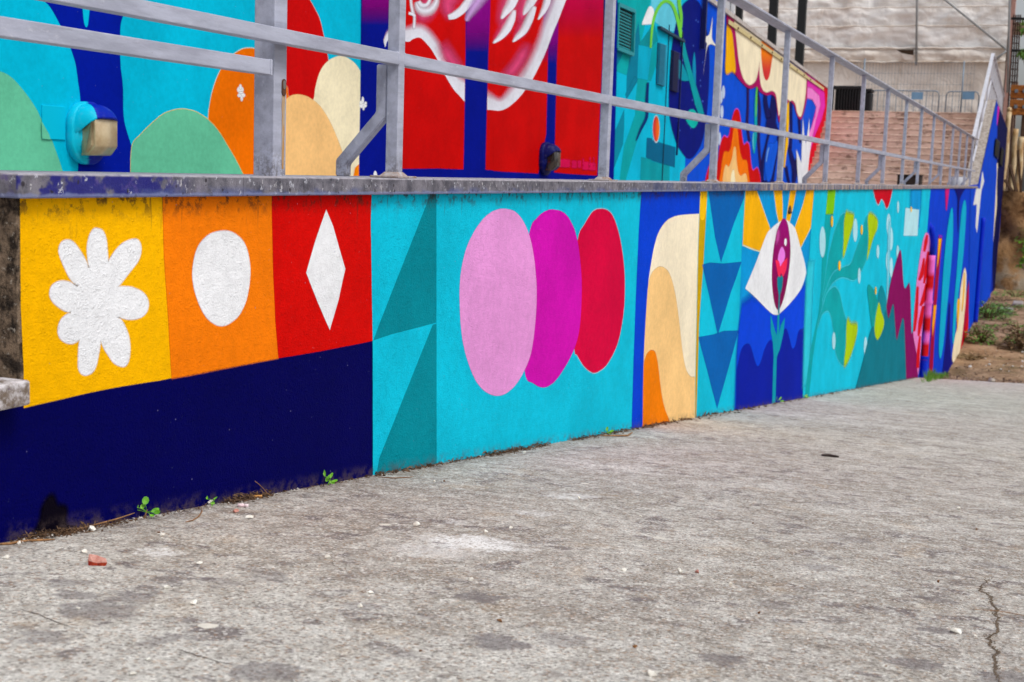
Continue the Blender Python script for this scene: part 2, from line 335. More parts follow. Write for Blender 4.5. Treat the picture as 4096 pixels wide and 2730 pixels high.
def m_stair():
    a = NT('worn_step_stone'); x, y, z = a.xyz()
    col = a.mix(a.ramp(a.noise(1.3, 4, .6), .35, .65), S(208, 183, 169), S(184, 158, 144))
    col = a.mix(a.ramp(y, 1.6, .3, 0, .35), col, S(140, 100, 68))
    dr = a.math('MULTIPLY', a.ramp(a.noise(3.2, 5, .7, a.map(a.pos, (1, 1, 2.2))), .52, .66), .75)
    col = a.mix(dr, col, S(86, 66, 54)); col = a.mix(a.ramp(a.noise(16, 4, .7), .56, .70, 0, .4), col, S(200, 180, 166))
    nr = a.bump(a.noise(30, 4, .6), .002, .6); return a.done(col, .88, nr, .2)
MAT_STAIR = m_stair()
MAT_NOSE = simple('pale_step_edge', S(222, 202, 186), .85, .1, 5, .003, 40, c2=S(160, 136, 118))
def m_tarp(name, c1, c2, c3):
    a = NT(name); p = a.pos
    col = a.mix(a.ramp(a.noise(.55, 5, .65), .34, .66), c1, c2)
    col = a.mix(a.ramp(a.noise(1.6, 5, .7, a.map(p, (1, 1, .5))), .55, .72, 0, .55), col, c3)
    col = a.mix(a.ramp(a.noise(30, 2, .5), .5, .7, 0, .12), col, S(236, 232, 226))
    w = a.noise(1.7, 4, .5, a.map(p, (1, 1, .8), (0.5, 0, 0)), 1.2); w2 = a.noise(6, 3, .5, a.map(p, (1, .45, 1.5)), .8)
    nr = a.bump(a.math('ADD', a.math('MULTIPLY', w, 1.0), a.math('MULTIPLY', w2, .12)), .14, .6)
    b = a.b; b.inputs['Transmission Weight'].default_value = 0.0
    return a.done(col, .6, nr, .3)
MAT_TARP = m_tarp('pale_tarpaulin', S(246, 244, 244), S(232, 228, 226), S(212, 200, 184))
MAT_TARP2 = m_tarp('brownish_tarpaulin', S(226, 220, 214), S(212, 203, 194), S(184, 168, 150))
MAT_ROPE = simple('white_hem', S(226, 220, 212), .7, .1, 4, c2=S(190, 170, 150))
def m_earth():
    a = NT('dry_earth'); zz = a.map(a.pos, (1, 1, 0))
    col = a.mix(a.ramp(a.noise(1.6, 5, .65, zz), .34, .66), S(134, 104, 78), S(178, 148, 118))
    col = a.mix(a.ramp(a.noise(.5, 4, .65, a.map(zz, loc=(4, 2, 0))), .50, .62, 0, .6), col, S(92, 84, 48))
    col = a.mix(a.ramp(a.noise(6, 5, .7, zz), .54, .68, 0, .7), col, S(72, 50, 38)); col = a.mix(a.ramp(a.noise(10, 4, .7, a.map(zz, loc=(2, 9, 0))), .60, .70, 0, .7), col, S(186, 172, 156))
    nr = a.bump(a.math('ADD', a.noise(5, 5, .7, zz), a.noise(24, 4, .7, zz)), .06, .8); return a.done(col, .95, nr, .15)
MAT_EARTH = m_earth()
def m_bank():
    a = NT('earth_bank'); x, y, z = a.xyz()
    col = a.mix(a.ramp(a.noise(1.1, 5, .7), .34, .66), S(128, 96, 62), S(166, 130, 92)); col = a.mix(a.ramp(a.noise(3, 5, .7), .5, .66, 0, .7), col, S(72, 48, 30))
    col = a.mix(a.math('MULTIPLY', a.ramp(z, -2.6, -4.2), a.ramp(a.noise(2, 4), .4, .6)), col, S(158, 146, 128))
    nr = a.bump(a.noise(3, 6, .7), .15, .9); return a.done(col, .95, nr, .15)
MAT_BANK = m_bank()
def m_vcol(name, rough=.5, bump=0.0):
    a = NT(name); at = a.n('ShaderNodeAttribute', attribute_name='Col')
    col = a.mix(a.ramp(a.noise(40, 4, .6), .5, .8, 0, .05), at.outputs['Color'], S(230, 230, 235)); nr = a.bump(a.noise(120, 3), .0008, .7)
    return a.done(col, rough, nr, .14)
MAT_VCOL = m_vcol('painted_fixture')
MAT_GUM = simple('old_gum_blob', S(222, 218, 208), .8, .08, 30)
MAT_DSTAIN = simple('dark_blotch', S(104, 98, 102), .9, .1, 40)

# ------------------------------------------------------------------ mural patches: thin coats of paint on a wall
class Wall:
    def __init__(s, root, mat, a, b, eps=.00013):
        """vertical plane through a,b (xy); paint is laid outward (towards the open side)"""
        s.root = root; s.mat = mat; a = Vector((a[0], a[1], 0)); b = Vector((b[0], b[1], 0)); s.a = a
        s.d = (b - a).normalized(); s.n = Vector((s.d.y, -s.d.x, 0)); s.k = a.dot(s.n); s.c = 0; s.eps = eps; s.top = None; s.tops = 0
    def px(s, u, v):
        p = on_plane(u, v, s.n, s.k); return (p - s.a).dot(s.d), p.z
    def w(s, q, off): return s.a + s.d * q[0] + Vector((0, 0, q[1])) + s.n * off
    def mesh(s, name, V, F, C, label=None):
        s.c += 1
        if s.top is not None: V = [(q[0], min(q[1], s.top)) if q[0] < s.tops else q for q in V]
        off = s.eps * s.c
        me = bpy.data.meshes.new(name); me.from_pydata([s.w(q, off) for q in V], [], F)
        ca = me.color_attributes.new('Col', 'FLOAT_COLOR', 'POINT')
        for i, c in enumerate(C): ca.data[i].color = c
        o = link_mesh(name, me, s.mat, s.root)
        if label: o['label'] = label
        return o
def spline(pts, sub=6, closed=True):
    n = len(pts); out = []
    P = [(p[0], p[1]) for p in pts]; K = [len(p) > 2 for p in pts]
    for i in range(n if closed else n - 1):
        i1 = (i + 1) % n; p1, p2 = P[i], P[i1]
        p0 = P[i - 1] if (closed or i > 0) else p1; p3 = P[(i + 2) % n] if (closed or i + 2 < n) else p2
        if K[i]: p0 = p1
        if K[i1]: p3 = p2
        for k in range(sub):
            t = k / sub; t2 = t * t; t3 = t2 * t
            out.append(tuple(.5 * (2 * p1[j] + (p2[j] - p0[j]) * t + (2 * p0[j] - 5 * p1[j] + 4 * p2[j] - p3[j]) * t2 + (3 * p1[j] - p0[j] - 3 * p2[j] + p3[j]) * t3) for j in (0, 1)))
    if not closed: out.append(P[-1])
    return out
def area2(Q): return sum(Q[i - 1][0] * Q[i][1] - Q[i][0] * Q[i - 1][1] for i in range(len(Q)))
def patch(W, name, f, pts, col, feather=.003, smooth=True, grad=None, label=None, line=None, wob=.0012):
    """closed painted shape. grad: function(u,v)->colour. line: (colour, width) thin outline painted first."""
    P = [fr(f, *p[:2]) + tuple(p[2:]) for p in pts]
    P = spline(P) if smooth else [q for i, p in enumerate(P) for q in [tuple(p[:2])]]
    if not smooth:   # subdivide straight edges
        Q = []
        for i, p in enumerate(P):
            q = P[(i + 1) % len(P)]; n = max(1, int(math.hypot(q[0] - p[0], q[1] - p[1]) / 60))
            Q += [(p[0] + (q[0] - p[0]) * k / n, p[1] + (q[1] - p[1]) * k / n) for k in range(n)]
        P = Q
    Q = []; Pp = []
    for p in P:
        q = W.px(*p)
        if not Q or math.hypot(q[0] - Q[-1][0], q[1] - Q[-1][1]) > 1e-4: Q.append(q); Pp.append(p)
    if wob:
        Q = [(q[0] + wob * mnoise.noise(Vector((q[0] * 30, q[1] * 30, 1))), q[1] + wob * mnoise.noise(Vector((q[0] * 30, q[1] * 30, 9)))) for q in Q]
    if line:
        ring(W, name + '_outline', Q, line[1] + feather, line[0], feather)
    n = len(Q); sg = 1 if area2(Q) > 0 else -1
    N = []
    for i in range(n):
        a, b = Q[i - 1], Q[(i + 1) % n]; dx, dy = b[0] - a[0], b[1] - a[1]; L = math.hypot(dx, dy) or 1
        N.append((sg * dy / L, -sg * dx / L))
    V = list(Q); C = []
    for p in Pp:
        c = grad(*p) if grad else col; C.append((*c, 1.0))
    F = [tuple(t) for t in tessellate_polygon([[Vector((q[0], q[1], 0)) for q in Q]])]
    V += [(q[0] + m[0] * feather, q[1] + m[1] * feather) for q, m in zip(Q, N)]
    C += [(c[0], c[1], c[2], 0.0) for c in C[:n]]
    F += [(i, (i + 1) % n, n + (i + 1) % n, n + i) for i in range(n)]
    return W.mesh(name, V, F, C, label)
def ring(W, name, Q, w, col, feather):
    n = len(Q); sg = 1 if area2(Q) > 0 else -1; V = list(Q); C = [(*col, 1.0)] * n
    A = []; B = []
    for i in range(n):
        a, b = Q[i - 1], Q[(i + 1) % n]; dx, dy = b[0] - a[0], b[1] - a[1]; L = math.hypot(dx, dy) or 1
        nx, ny = sg * dy / L, -sg * dx / L; A.append((Q[i][0] + nx * w, Q[i][1] + ny * w)); B.append((Q[i][0] + nx * (w + feather * .6), Q[i][1] + ny * (w + feather * .6)))
    V += A + B; C += [(*col, 1.0)] * n + [(*col, 0.0)] * n
    F = [(i, (i + 1) % n, n + (i + 1) % n, n + i) for i in range(n)] + [(n + i, n + (i + 1) % n, 2 * n + (i + 1) % n, 2 * n + i) for i in range(n)]
    W.mesh(name, V, F, C)
def rails(W, name, f, rows, cols, alphas, sub=6, label=None, grad=None):
    """band between several polylines given with equal point counts; colour/alpha per polyline"""
    R = [spline([fr(f, *p[:2]) + tuple(p[2:]) for p in r], sub, False) for r in rows]; n = len(R[0]); V = []; C = []; F = []
    for r, c, a in zip(R, cols, alphas):
        for i, p in enumerate(r):
            V.append(W.px(*p)); al = a(i / (n - 1)) if callable(a) else a; C.append((*c, al))
    for k in range(len(R) - 1):
        for i in range(n - 1): F.append((k * n + i, k * n + i + 1, (k + 1) * n + i + 1, (k + 1) * n + i))
    return W.mesh(name, V, F, C, label)
def stroke(W, name, f, path, col, soft=(.5, .5), endfade=0.0, sub=6, label=None):
    """soft brush stroke: path = [(x, y, width)...] in frame units; soft = share of the half width that fades on each side"""
    pts = spline([(p[0], p[1]) for p in path], sub, False); n = len(pts); wd = []
    for i in range(n):
        t = i / sub; k = min(int(t), len(path) - 2); wd.append(path[k][2] + (path[k + 1][2] - path[k][2]) * (t - k))
    rows = [[], [], [], []]
    for i, p in enumerate(pts):
        a = pts[max(i - 1, 0)]; b = pts[min(i + 1, n - 1)]; dx, dy = b[0] - a[0], b[1] - a[1]; L = math.hypot(dx, dy) or 1; nx, ny = -dy / L, dx / L; h = wd[i] / 2
        for r, o in zip(rows, (-h, -h * (1 - soft[0]), h * (1 - soft[1]), h)): r.append((p[0] + nx * o, p[1] + ny * o))
    ef = (lambda t: min(1, t / endfade, (1 - t) / endfade) if endfade else 1.0) if endfade else (lambda t: 1.0)
    V = []; C = []; F = []
    for k, r in enumerate(rows):
        for i, p in enumerate(r): V.append(W.px(*fr(f, *p))); C.append((*col, ef(i / (n - 1)) if k in (1, 2) else 0.0))
    for k in range(3):
        for i in range(n - 1): F.append((k * n + i, k * n + i + 1, (k + 1) * n + i + 1, (k + 1) * n + i))
    return W.mesh(name, V, F, C, label)
def ell(cx, cy, rx, ry, n=10, tilt=0.0):
    return [(cx + rx * cos(2 * pi * k / n) + tilt * ry * sin(2 * pi * k / n), cy + ry * sin(2 * pi * k / n)) for k in range(n)]
def mixc(a, b, t): t = max(0, min(1, t)); return tuple(x + (y - x) * t for x, y in zip(a, b))

# colours of the paints
CY = S(10, 188, 217); CYL = S(44, 196, 218); TEAL = S(0, 134, 150); NAVY = S(1, 1, 78); YEL = S(250, 178, 0); ORA = S(240, 122, 8); RED = S(206, 8, 4)
WHT = S(230, 232, 236); PNK = S(224, 148, 212); MAG = S(204, 14, 172); CRIM = S(212, 0, 62); BLU = S(0, 62, 206); CRM = S(240, 228, 200); PCH = S(246, 198, 132)
OR2 = S(238, 126, 0); MID = S(0, 96, 176); SKYB = S(0, 148, 214); DBL = S(0, 26, 158); MAR = S(132, 0, 84); TEA2 = S(0, 160, 166); LIM = S(168, 198, 8)
ABLU = S(0, 14, 142); GRN = S(98, 190, 154); ARED = S(196, 4, 4)

# ------------------------------------------------------------------ ground
def pave_fn(u, v):
    pass
bm = newbm()
# near pavement: a fine sheet so the slab has a little real unevenness, coarse further out
def pz(x, y):
    z = ground_z(x)
    z += .0022 * mnoise.noise(Vector((x * 2.1, y * 2.1, 0))) + .0008 * mnoise.noise(Vector((x * 9, y * 9, 4)))
    return z
xs = [-12, -8, -5, -3, -2, -1, 0, .4] + [.8 + .04 * i for i in range(106)] + [5.1 + .2 * i for i in range(30)] + [11.2 + .45 * i for i in range(22)]
ys = [.06, .02, -.02] + [-.06 - .04 * i for i in range(45)] + [-1.95, -2.2, -2.6, -3.2, -4, -6, -9, -14, -22]
def edge_x(y): return min(21.37 + (y - .1) * (23.752 - 21.371) / (-1.516 - .1), 23.9)
VV = []
for x in xs:
    row = []
    for y in ys:
        e = edge_x(y); xx = x if x < 15 else 15 + (x - 15) * (e - 15) / (xs[-1] - 15)
        xx += .03 * mnoise.noise(Vector((y * 3, 3, x))) if x == xs[-1] else 0
        row.append(bm.verts.new((xx, y, pz(xx, y))))
    VV.append(row)
for i in range(len(xs) - 1):
    for j in range(len(ys) - 1): bm.faces.new((VV[i][j], VV[i][j + 1], VV[i + 1][j + 1], VV[i + 1][j]))
pavement = obj('pavement', bm, MAT_PAVE, smooth=True); tagp(pavement, 'worn grey concrete pavement sloping down along the painted wall', kind='structure')
EP = [(-30, 2.9), (15, -2.3), (20.2, -2.86), (22.9, -3.13), (25, -3.42), (28.3, -3.79), (32, -3.77), (35.4, -3.60), (41, -3.48), (46, -3.6), (52, -3.95), (62, -4.45), (120, -5.0), (400, -7)]
def earth_z(x):
    if x < 22: return ground_z(x) - .035 - .02 * max(0, 21 - x)
    for (a, za), (b, zb) in zip(EP, EP[1:]):
        if a <= x <= b:
            t = (x - a) / (b - a); return za + (zb - za) * t
    return EP[-1][1]
def earth_fn(x, y):
    return Vector((x, y, earth_z(x) + .05 * mnoise.noise(Vector((x * .7, y * .7, 2))) + .03 * mnoise.noise(Vector((x * 2.4, y * 2.4, 5))) * (1 if x < 60 else 0)))
bm = newbm()
exs = [-14, 0, 8, 14, 18] + [19.5 + .25 * i for i in range(130)] + [53 + 1.2 * i for i in range(10)] + [70, 100, 200, 380]
eys = [30, 8, .2] + [0 - .22 * i for i in range(26)] + [-7, -10, -20, -60, -200]
VV = [[bm.verts.new(earth_fn(x, y)) for y in eys] for x in exs]
for i in range(len(exs) - 1):
    for j in range(len(eys) - 1): bm.faces.new((VV[i][j], VV[i][j + 1], VV[i + 1][j + 1], VV[i + 1][j]))
tagp(obj('earth_ground', bm, MAT_EARTH, smooth=True), 'brown bare earth beyond the pavement edge', kind='structure')

# path behind the parapet, terrace at the top of the stairs
STX0, STX1, LANDZ, RIS = 34.35, 39.5, 2.0, .174
tagp(box('path', (-4, .29, -.60), (STX0 + .3, 5.2, -.39), MAT_CONC), 'walkway between the railing and the painted building', kind='structure')
bm = newbm()
for lo, hi in (((STX1 - .02, .30, -4.5), (41, 16, LANDZ - .05)), ((41.001, .62, -4.5), (62, 16, LANDZ - .052)), ((14, 5.4, -4.5), (STX1 - .021, 16, LANDZ - .053))): bx(bm, lo, hi)
tagp(obj('terrace', bm, MAT_STAIR), 'upper terrace at the top of the stairs', kind='structure')

# ------------------------------------------------------------------ lower mural wall
YW = .025
FLK = [Yp(3908, 746, YW), Yp(3985, 400, YW)]
wall = empty('parapet_wall', (2.02, YW, -.7), 'long low wall painted with a bright geometric mural, beside the pavement', 'wall')
BEND = (61.5, .44)
bm = newbm()   # body: straight part, then the stair flank that climbs and bends slightly
def prism(bm, prof, y0, y1):
    a = [bm.verts.new((x, y0 + sh, z)) for x, z, sh in prof]; b = [bm.verts.new((x, y1 + sh, z)) for x, z, sh in prof]
    bm.faces.new(a); bm.faces.new(b[::-1]); n = len(prof)
    for i in range(n): bm.faces.new((a[i], b[i], b[(i + 1) % n], a[(i + 1) % n]))
X1, Z1 = FLK[0].x, FLK[0].z; X2, Z2 = FLK[1].x, FLK[1].z
prism(bm, [(2.02, -6, 0), (X1, -6, 0), (X1, -.047, 0), (2.02, -.047, 0)], YW, .28)
bmesh.ops.recalc_face_normals(bm, faces=bm.faces)
obj('wall_body', bm, MAT_RAW, wall)
bm = newbm(); prism(bm, [(X1 + .001, -6, 0), (X2, -6, 0), (X2, Z2 - .001, 0), (X1 + .001, Z1 - .03, 0)], YW, .34)
bm2 = [(X2, 0), (BEND[0], BEND[1] - YW)]
v = []
for (x, sh) in bm2:
    v.append([bm.verts.new((x, YW + sh, -6)), bm.verts.new((x, YW + sh, Z2)), bm.verts.new((x, .34 + sh, Z2)), bm.verts.new((x, .34 + sh, -6))])
for i in range(4): bm.faces.new((v[0][i], v[1][i], v[1][(i + 1) % 4], v[0][(i + 1) % 4]))
bm.faces.new(v[1]); bmesh.ops.recalc_face_normals(bm, faces=bm.faces)
obj('stair_flank', bm, MAT_CONC, wall)
# low wall carrying on to the left under the threshold slab
bm = newbm(); bx(bm, (-4, YW, -2.5), (2.019, .29, -.437)); obj('plinth', bm, MAT_RAW, wall)
# coping slabs
joints = [2.0, 2.754, 3.813, 4.74, 5.63, 6.28, 6.939, 7.94, 8.94, 9.942] + [9.942 + 1.0 * i for i in range(1, 24)] + [X1 + .02]
for i, (a, b) in enumerate(zip(joints, joints[1:])):
    g = .0012 if i else 0
    box('coping_slab', (a + g, 0 + .0008 * rng.uniform(-1, 1), -.0472), (b - .0012, .30, 0 + .0006 * rng.uniform(-1, 1)), MAT_COPING, wall, .0035, 2)
slab = Yp(112, 1600, -.03)
box('threshold_slab', (-3, -.028, -.435), (slab.x + .010, .32, -.387), MAT_LEDGE, wall, .005, 2)

WL = Wall(wall, MAT_LOWER, (2.02, YW), (34, YW))
L = WL; WL.top = -.02; WL.tops = X1 - 2.02
patch(L, 'painted_panel', 'L1', [(-1500, 1500), (60, 1500), (140, 1536), (300, 1505), (500, 1455), (700, 1412), (850, 1387), (1000, 1362), (1080, 1346), (1300, 1305), (1500, 1265), (1700, 1235), (1900, 1198), (2100, 1165), (2338, 1116), (2341, 1500), (2346, 2150), (-1500, 3000)], NAVY, smooth=False, label='navy blue panel')
patch(L, 'tar_smear', 'P', [(140, 2150), (165, 2085), (176, 2030), (205, 1992), (225, 2030), (258, 2040), (255, 2085), (270, 2140), (260, 2180), (150, 2190)], S(8, 4, 18), .014, label='black tar smear')
patch(L, 'painted_panel', 'L1', [(126, 200), (1022, 200), (1035, 600), (1062, 1000), (1081, 1349), (1000, 1366), (800, 1395), (600, 1432), (400, 1476), (250, 1512), (150, 1538), (150, 1300), (132, 900), (129, 500)], YEL, smooth=False, label='golden yellow panel')
patch(L, 'painted_panel', 'L1', [(1020, 200), (1705, 195), (1712, 700), (1726, 1000), (1745, 1225), (1500, 1268), (1300, 1308), (1079, 1350), (1060, 1000), (1034, 600)], ORA, smooth=False, label='orange panel', feather=.006)
patch(L, 'painted_panel', 'L1', [(1703, 195), (2330, 190), (2326, 400), (2333, 800), (2338, 1116), (2250, 1135), (2000, 1183), (1745, 1226), (1728, 1000), (1714, 700)], RED, smooth=False, label='red panel')
c = 1
patch(L, 'painted_flower', 'L1', [(600, 417), (640, 430), (662, 480), (670, 560), (676, 627, c), (720, 560), (775, 508), (830, 485), (868, 495), (883, 540), (870, 600), (840, 650), (790, 710), (736, 782, c), (800, 783), (860, 800), (905, 830), (927, 880), (918, 935), (880, 970), (820, 982), (735, 968, c), (770, 1010), (800, 1080), (813, 1160), (808, 1230), (790, 1268), (765, 1278), (725, 1262), (690, 1225), (655, 1170), (630, 1115, c), (618, 1190), (605, 1260), (580, 1310), (545, 1330), (512, 1322), (492, 1290), (490, 1230), (500, 1108, c), (460, 1130), (420, 1130), (380, 1105), (363, 1060), (372, 1010), (400, 970), (448, 938, c), (400, 925), (350, 890), (318, 850), (312, 810), (330, 770), (380, 748), (430, 755), (490, 782, c), (440, 730), (405, 660), (375, 590), (368, 545), (385, 505), (420, 490), (455, 502), (490, 545), (525, 600), (556, 668, c), (550, 600), (548, 530), (560, 460), (580, 425)], WHT, .004, label='white eight-petalled flower')
patch(L, 'painted_circle', 'L1', [(1400, 433), (1470, 450), (1530, 510), (1560, 610), (1565, 720), (1545, 850), (1500, 950), (1440, 1005), (1385, 1022), (1330, 1003), (1275, 940), (1235, 850), (1208, 730), (1215, 620), (1245, 525), (1310, 457)], WHT, .004, label='white oval')
patch(L, 'painted_diamond', 'L1', [(2044, 298), (2085, 400), (2130, 560), (2162, 668), (2120, 860), (2067, 1050), (1990, 870), (1920, 692), (1975, 500)], WHT, .003, smooth=False, label='white diamond')
patch(L, 'painted_panel', 'L2', [(104, 130), (416, 130), (416, 1520), (110, 1620), (109, 860), (100, 300)], CY, smooth=False, label='cyan panel under the teal triangles')
patch(L, 'painted_triangle', 'L2', [(388, 155), (417, 148), (413, 770), (300, 800), (200, 826), (112, 855)], TEAL, smooth=False, label='upper teal triangle')
patch(L, 'painted_triangle', 'L2', [(398, 786), (414, 780), (417, 1520), (110, 1620), (140, 1430)], TEAL, smooth=False, label='lower teal triangle')
patch(L, 'painted_panel', 'L2', [(415, 130), (1405, 130), (1398, 300), (1383, 500), (1370, 900), (1355, 1480), (417, 1600)], CY, smooth=False, label='wide cyan panel')
patch(L, 'painted_ellipse', 'L2', [(1210, 226), (1255, 245), (1285, 310), (1310, 420), (1323, 560), (1318, 720), (1290, 870), (1240, 970), (1200, 1005), (1170, 1013), (1130, 985), (1095, 930), (1080, 890), (1070, 600), (1098, 370), (1130, 300), (1170, 240)], CRIM, label='crimson ellipse', line=(S(150, 196, 220), .002))
patch(L, 'painted_ellipse', 'L2', [(980, 230), (1030, 245), (1070, 300), (1095, 380), (1112, 520), (1115, 640), (1105, 800), (1075, 910), (1020, 1010), (975, 1065), (930, 1084), (885, 1065), (840, 1000), (830, 600), (865, 335), (900, 270), (940, 238)], MAG, label='magenta ellipse')
patch(L, 'painted_ellipse', 'L2', [(740, 226), (800, 245), (850, 320), (880, 430), (897, 600), (892, 760), (870, 920), (830, 1020), (780, 1090), (720, 1124), (660, 1110), (610, 1060), (570, 970), (540, 850), (528, 700), (530, 560), (555, 430), (600, 330), (650, 265), (695, 235)], PNK, label='pale pink ellipse')
patch(L, 'painted_panel', 'L3', [(92, 140), (428, 140), (402, 1500), (100, 1560), (34, 1570), (46, 1150), (60, 760), (75, 420)], BLU, smooth=False, label='royal blue panel')
patch(L, 'painted_arch', 'L3', [(421, 295, c), (350, 299), (280, 310), (230, 340), (190, 400), (165, 480), (148, 570), (132, 680), (122, 850), (108, 1080), (98, 1560, c), (398, 1500, c), (405, 900), (415, 450)], CRM, label='cream arch')
patch(L, 'painted_arch', 'L3', [(98, 1560, c), (104, 1150), (125, 760), (140, 660), (165, 615), (200, 597), (235, 615), (260, 660), (285, 760), (305, 900), (325, 1080), (345, 1180), (370, 1222), (397, 1225, c), (396, 1510, c)], PCH, .005, label='peach arch')
patch(L, 'painted_arch', 'L3', [(98, 1560, c), (103, 1200), (112, 1120), (130, 1085), (150, 1074), (172, 1092), (188, 1180), (205, 1320), (225, 1410), (250, 1475), (262, 1540, c)], OR2, .005, label='orange arch')
patch(L, 'painted_panel', 'L3', [(462, 140), (690, 140), (668, 450), (650, 900), (630, 1460), (400, 1500), (420, 950), (445, 560)], CY, smooth=False, label='cyan panel under the blue triangles')
patch(L, 'painted_stripe', 'L3', [(428, 140), (466, 140), (460, 290), (445, 560), (420, 900), (402, 1500), (397, 1500), (400, 1200), (415, 500), (422, 300)], S(196, 158, 0), smooth=False, label='olive stripe', line=(S(90, 200, 220), .004))
patch(L, 'painted_drop', 'L3', [(428, 140, c), (466, 140, c), (462, 250), (452, 315), (437, 330), (425, 310), (424, 250)], S(252, 190, 10), label='yellow drop')
for T, lb in (([(470, 140), (682, 140), (676, 200), (620, 340), (544, 568), (510, 420)], 'top blue triangle'), ([(438, 585), (480, 575), (560, 580), (662, 570), (600, 740), (526, 982), (480, 770)], 'middle blue triangle'), ([(416, 1000), (500, 985), (560, 965), (645, 962), (590, 1160), (522, 1402), (465, 1180)], 'bottom blue triangle')):
    patch(L, 'painted_triangle', 'L3', T, MID, .006, smooth=False, label=lb)
patch(L, 'painted_panel', 'L3', [(688, 140), (1082, 140), (1056, 380), (1040, 650), (1025, 950), (1010, 1400), (628, 1460), (645, 960), (665, 450)], SKYB, smooth=False, label='sky blue panel behind the painted eye')
patch(L, 'painted_panel', 'L3', [(652, 950), (664, 840), (720, 800), (860, 860), (980, 760), (1024, 720), (1024, 950), (1010, 1400), (628, 1460), (640, 1100)], S(0, 66, 216), .09, smooth=False, label='royal blue ground under the eye')
LB = (S(214, 222, 190), .006)
for R in ([(686, 140), (740, 140), (780, 260), (824, 378), (765, 502), (720, 487), (668, 465), (672, 400)], [(842, 140), (892, 140), (895, 250), (896, 330), (875, 345), (860, 270)], [(942, 140), (976, 140), (960, 230), (936, 335), (915, 330), (925, 270)], [(1036, 140), (1080, 140), (1066, 280), (1058, 365), (1025, 430), (995, 490), (965, 375), (1010, 250)]):
    patch(L, 'painted_ray', 'L3', R, S(246, 176, 4), .005, smooth=False, line=LB)
patch(L, 'painted_wave', 'L3', [(634, 1180, c), (660, 1070), (690, 1038), (712, 1052), (735, 1130), (752, 1166), (770, 1140), (795, 1060), (822, 1018), (838, 1030), (850, 1080), (862, 1100), (885, 1000), (912, 950), (930, 990), (945, 1050), (955, 1066), (970, 1040), (985, 970), (1003, 955), (1020, 990), (1010, 1400, c), (628, 1460, c)], DBL, .006, label='dark blue waves')
patch(L, 'painted_stem', 'L3', [(826, 870), (845, 940), (862, 990), (866, 860), (877, 860), (874, 980), (885, 930), (908, 885), (900, 970), (880, 1060), (861, 1110), (852, 1420), (834, 1420), (844, 1100), (840, 1030), (828, 960)], S(0, 150, 172), .008, smooth=False, label='teal plant stem under the eye')
patch(L, 'painted_eye', 'L3', [(682, 718, c), (740, 580), (800, 420), (830, 380), (870, 345), (912, 330), (935, 345), (965, 378), (995, 480), (1020, 570), (1030, 632, c), (1000, 720), (940, 800), (890, 850), (862, 868), (830, 858), (780, 810), (730, 760)], WHT, .005, label='white of the painted eye')
patch(L, 'painted_pupil', 'L3', [(905, 322), (925, 360), (937, 450), (938, 540), (925, 660), (905, 760), (882, 825), (865, 838), (848, 800), (835, 700), (834, 600), (845, 480), (865, 390), (885, 340)], MAR, .005, grad=lambda u, v: mixc(S(150, 0, 110), S(128, 0, 76), (v - 900) / 250), label='maroon pupil')
stroke(L, 'painted_highlight', 'L3', [(872, 372, 20), (868, 420, 34), (858, 480, 16)], S(196, 70, 160), (.9, .9), .3)
patch(L, 'painted_highlight', 'L3', ell(911, 455, 7, 20), WHT, .004)
patch(L, 'painted_tulip', 'L3', [(890, 485), (905, 510), (907, 540), (895, 575), (880, 600), (868, 565), (873, 520)], S(226, 120, 220), .01, label='pink tulip bud')
patch(L, 'painted_tulip', 'L3', [(853, 558, c), (872, 565), (882, 597, c), (897, 570), (922, 545, c), (915, 610), (897, 652, c), (885, 632), (878, 657, c), (868, 640)], S(236, 40, 84), .005, label='red tulip')
patch(L, 'painted_stem', 'L3', [(863, 662), (872, 650), (880, 658), (888, 645), (897, 660), (892, 710), (879, 760), (876, 862), (868, 862), (872, 760), (864, 705)], S(0, 128, 146), .004, smooth=False)
# far panels
patch(L, 'painted_panel', 'L4', [(243, 150), (990, 150), (965, 450), (900, 1000), (880, 1420), (168, 1540), (190, 900), (222, 400)], CY, smooth=False, label='cyan panel with plants')
stroke(L, 'painted_band', 'L4', [(222, 600, 60), (205, 900, 60), (190, 1440, 60)], CYL, (.6, .6), .1)
stroke(L, 'painted_band', 'L4', [(878, 165, 90), (876, 300, 80), (872, 420, 60)], S(0, 146, 212), (.3, .6), .02)
patch(L, 'painted_panel', 'L4', [(975, 150), (1060, 150), (1300, 150), (1290, 700), (1190, 1400), (880, 1420), (890, 1200), (915, 900), (950, 480)], S(0, 62, 206), .10, smooth=False, label='far royal blue panel')
patch(L, 'painted_stem', 'L4', [(328, 150), (378, 150), (360, 330), (342, 430), (325, 560), (305, 760), (295, 900), (258, 1050), (228, 1250), (205, 1500), (178, 1505), (214, 1200), (245, 1050), (268, 950), (283, 800), (290, 600), (310, 350)], TEA2, .008, smooth=False, label='long teal plant stem')
patch(L, 'painted_leaf', 'L4', [(328, 150), (378, 150), (364, 300), (360, 320), (312, 320), (318, 280)], S(120, 192, 10), .016, smooth=False, label='green stem top')
patch(L, 'painted_leaf', 'L4', [(413, 335), (440, 325), (490, 340), (470, 430), (430, 560), (395, 650), (345, 740), (310, 830), (293, 860), (310, 730), (330, 600), (365, 450), (395, 370)], TEA2, .01, label='tall teal leaf', line=(S(60, 196, 216), .006))
patch(L, 'painted_leaf', 'L4', [(565, 350), (600, 333), (625, 350), (640, 385), (610, 470), (575, 590), (530, 690), (490, 735), (440, 718), (400, 720), (350, 760), (310, 840), (293, 880), (330, 760), (370, 690), (430, 660), (470, 640), (500, 560), (540, 450)], TEA2, .01, label='curling teal leaf', line=(S(60, 196, 216), .006))
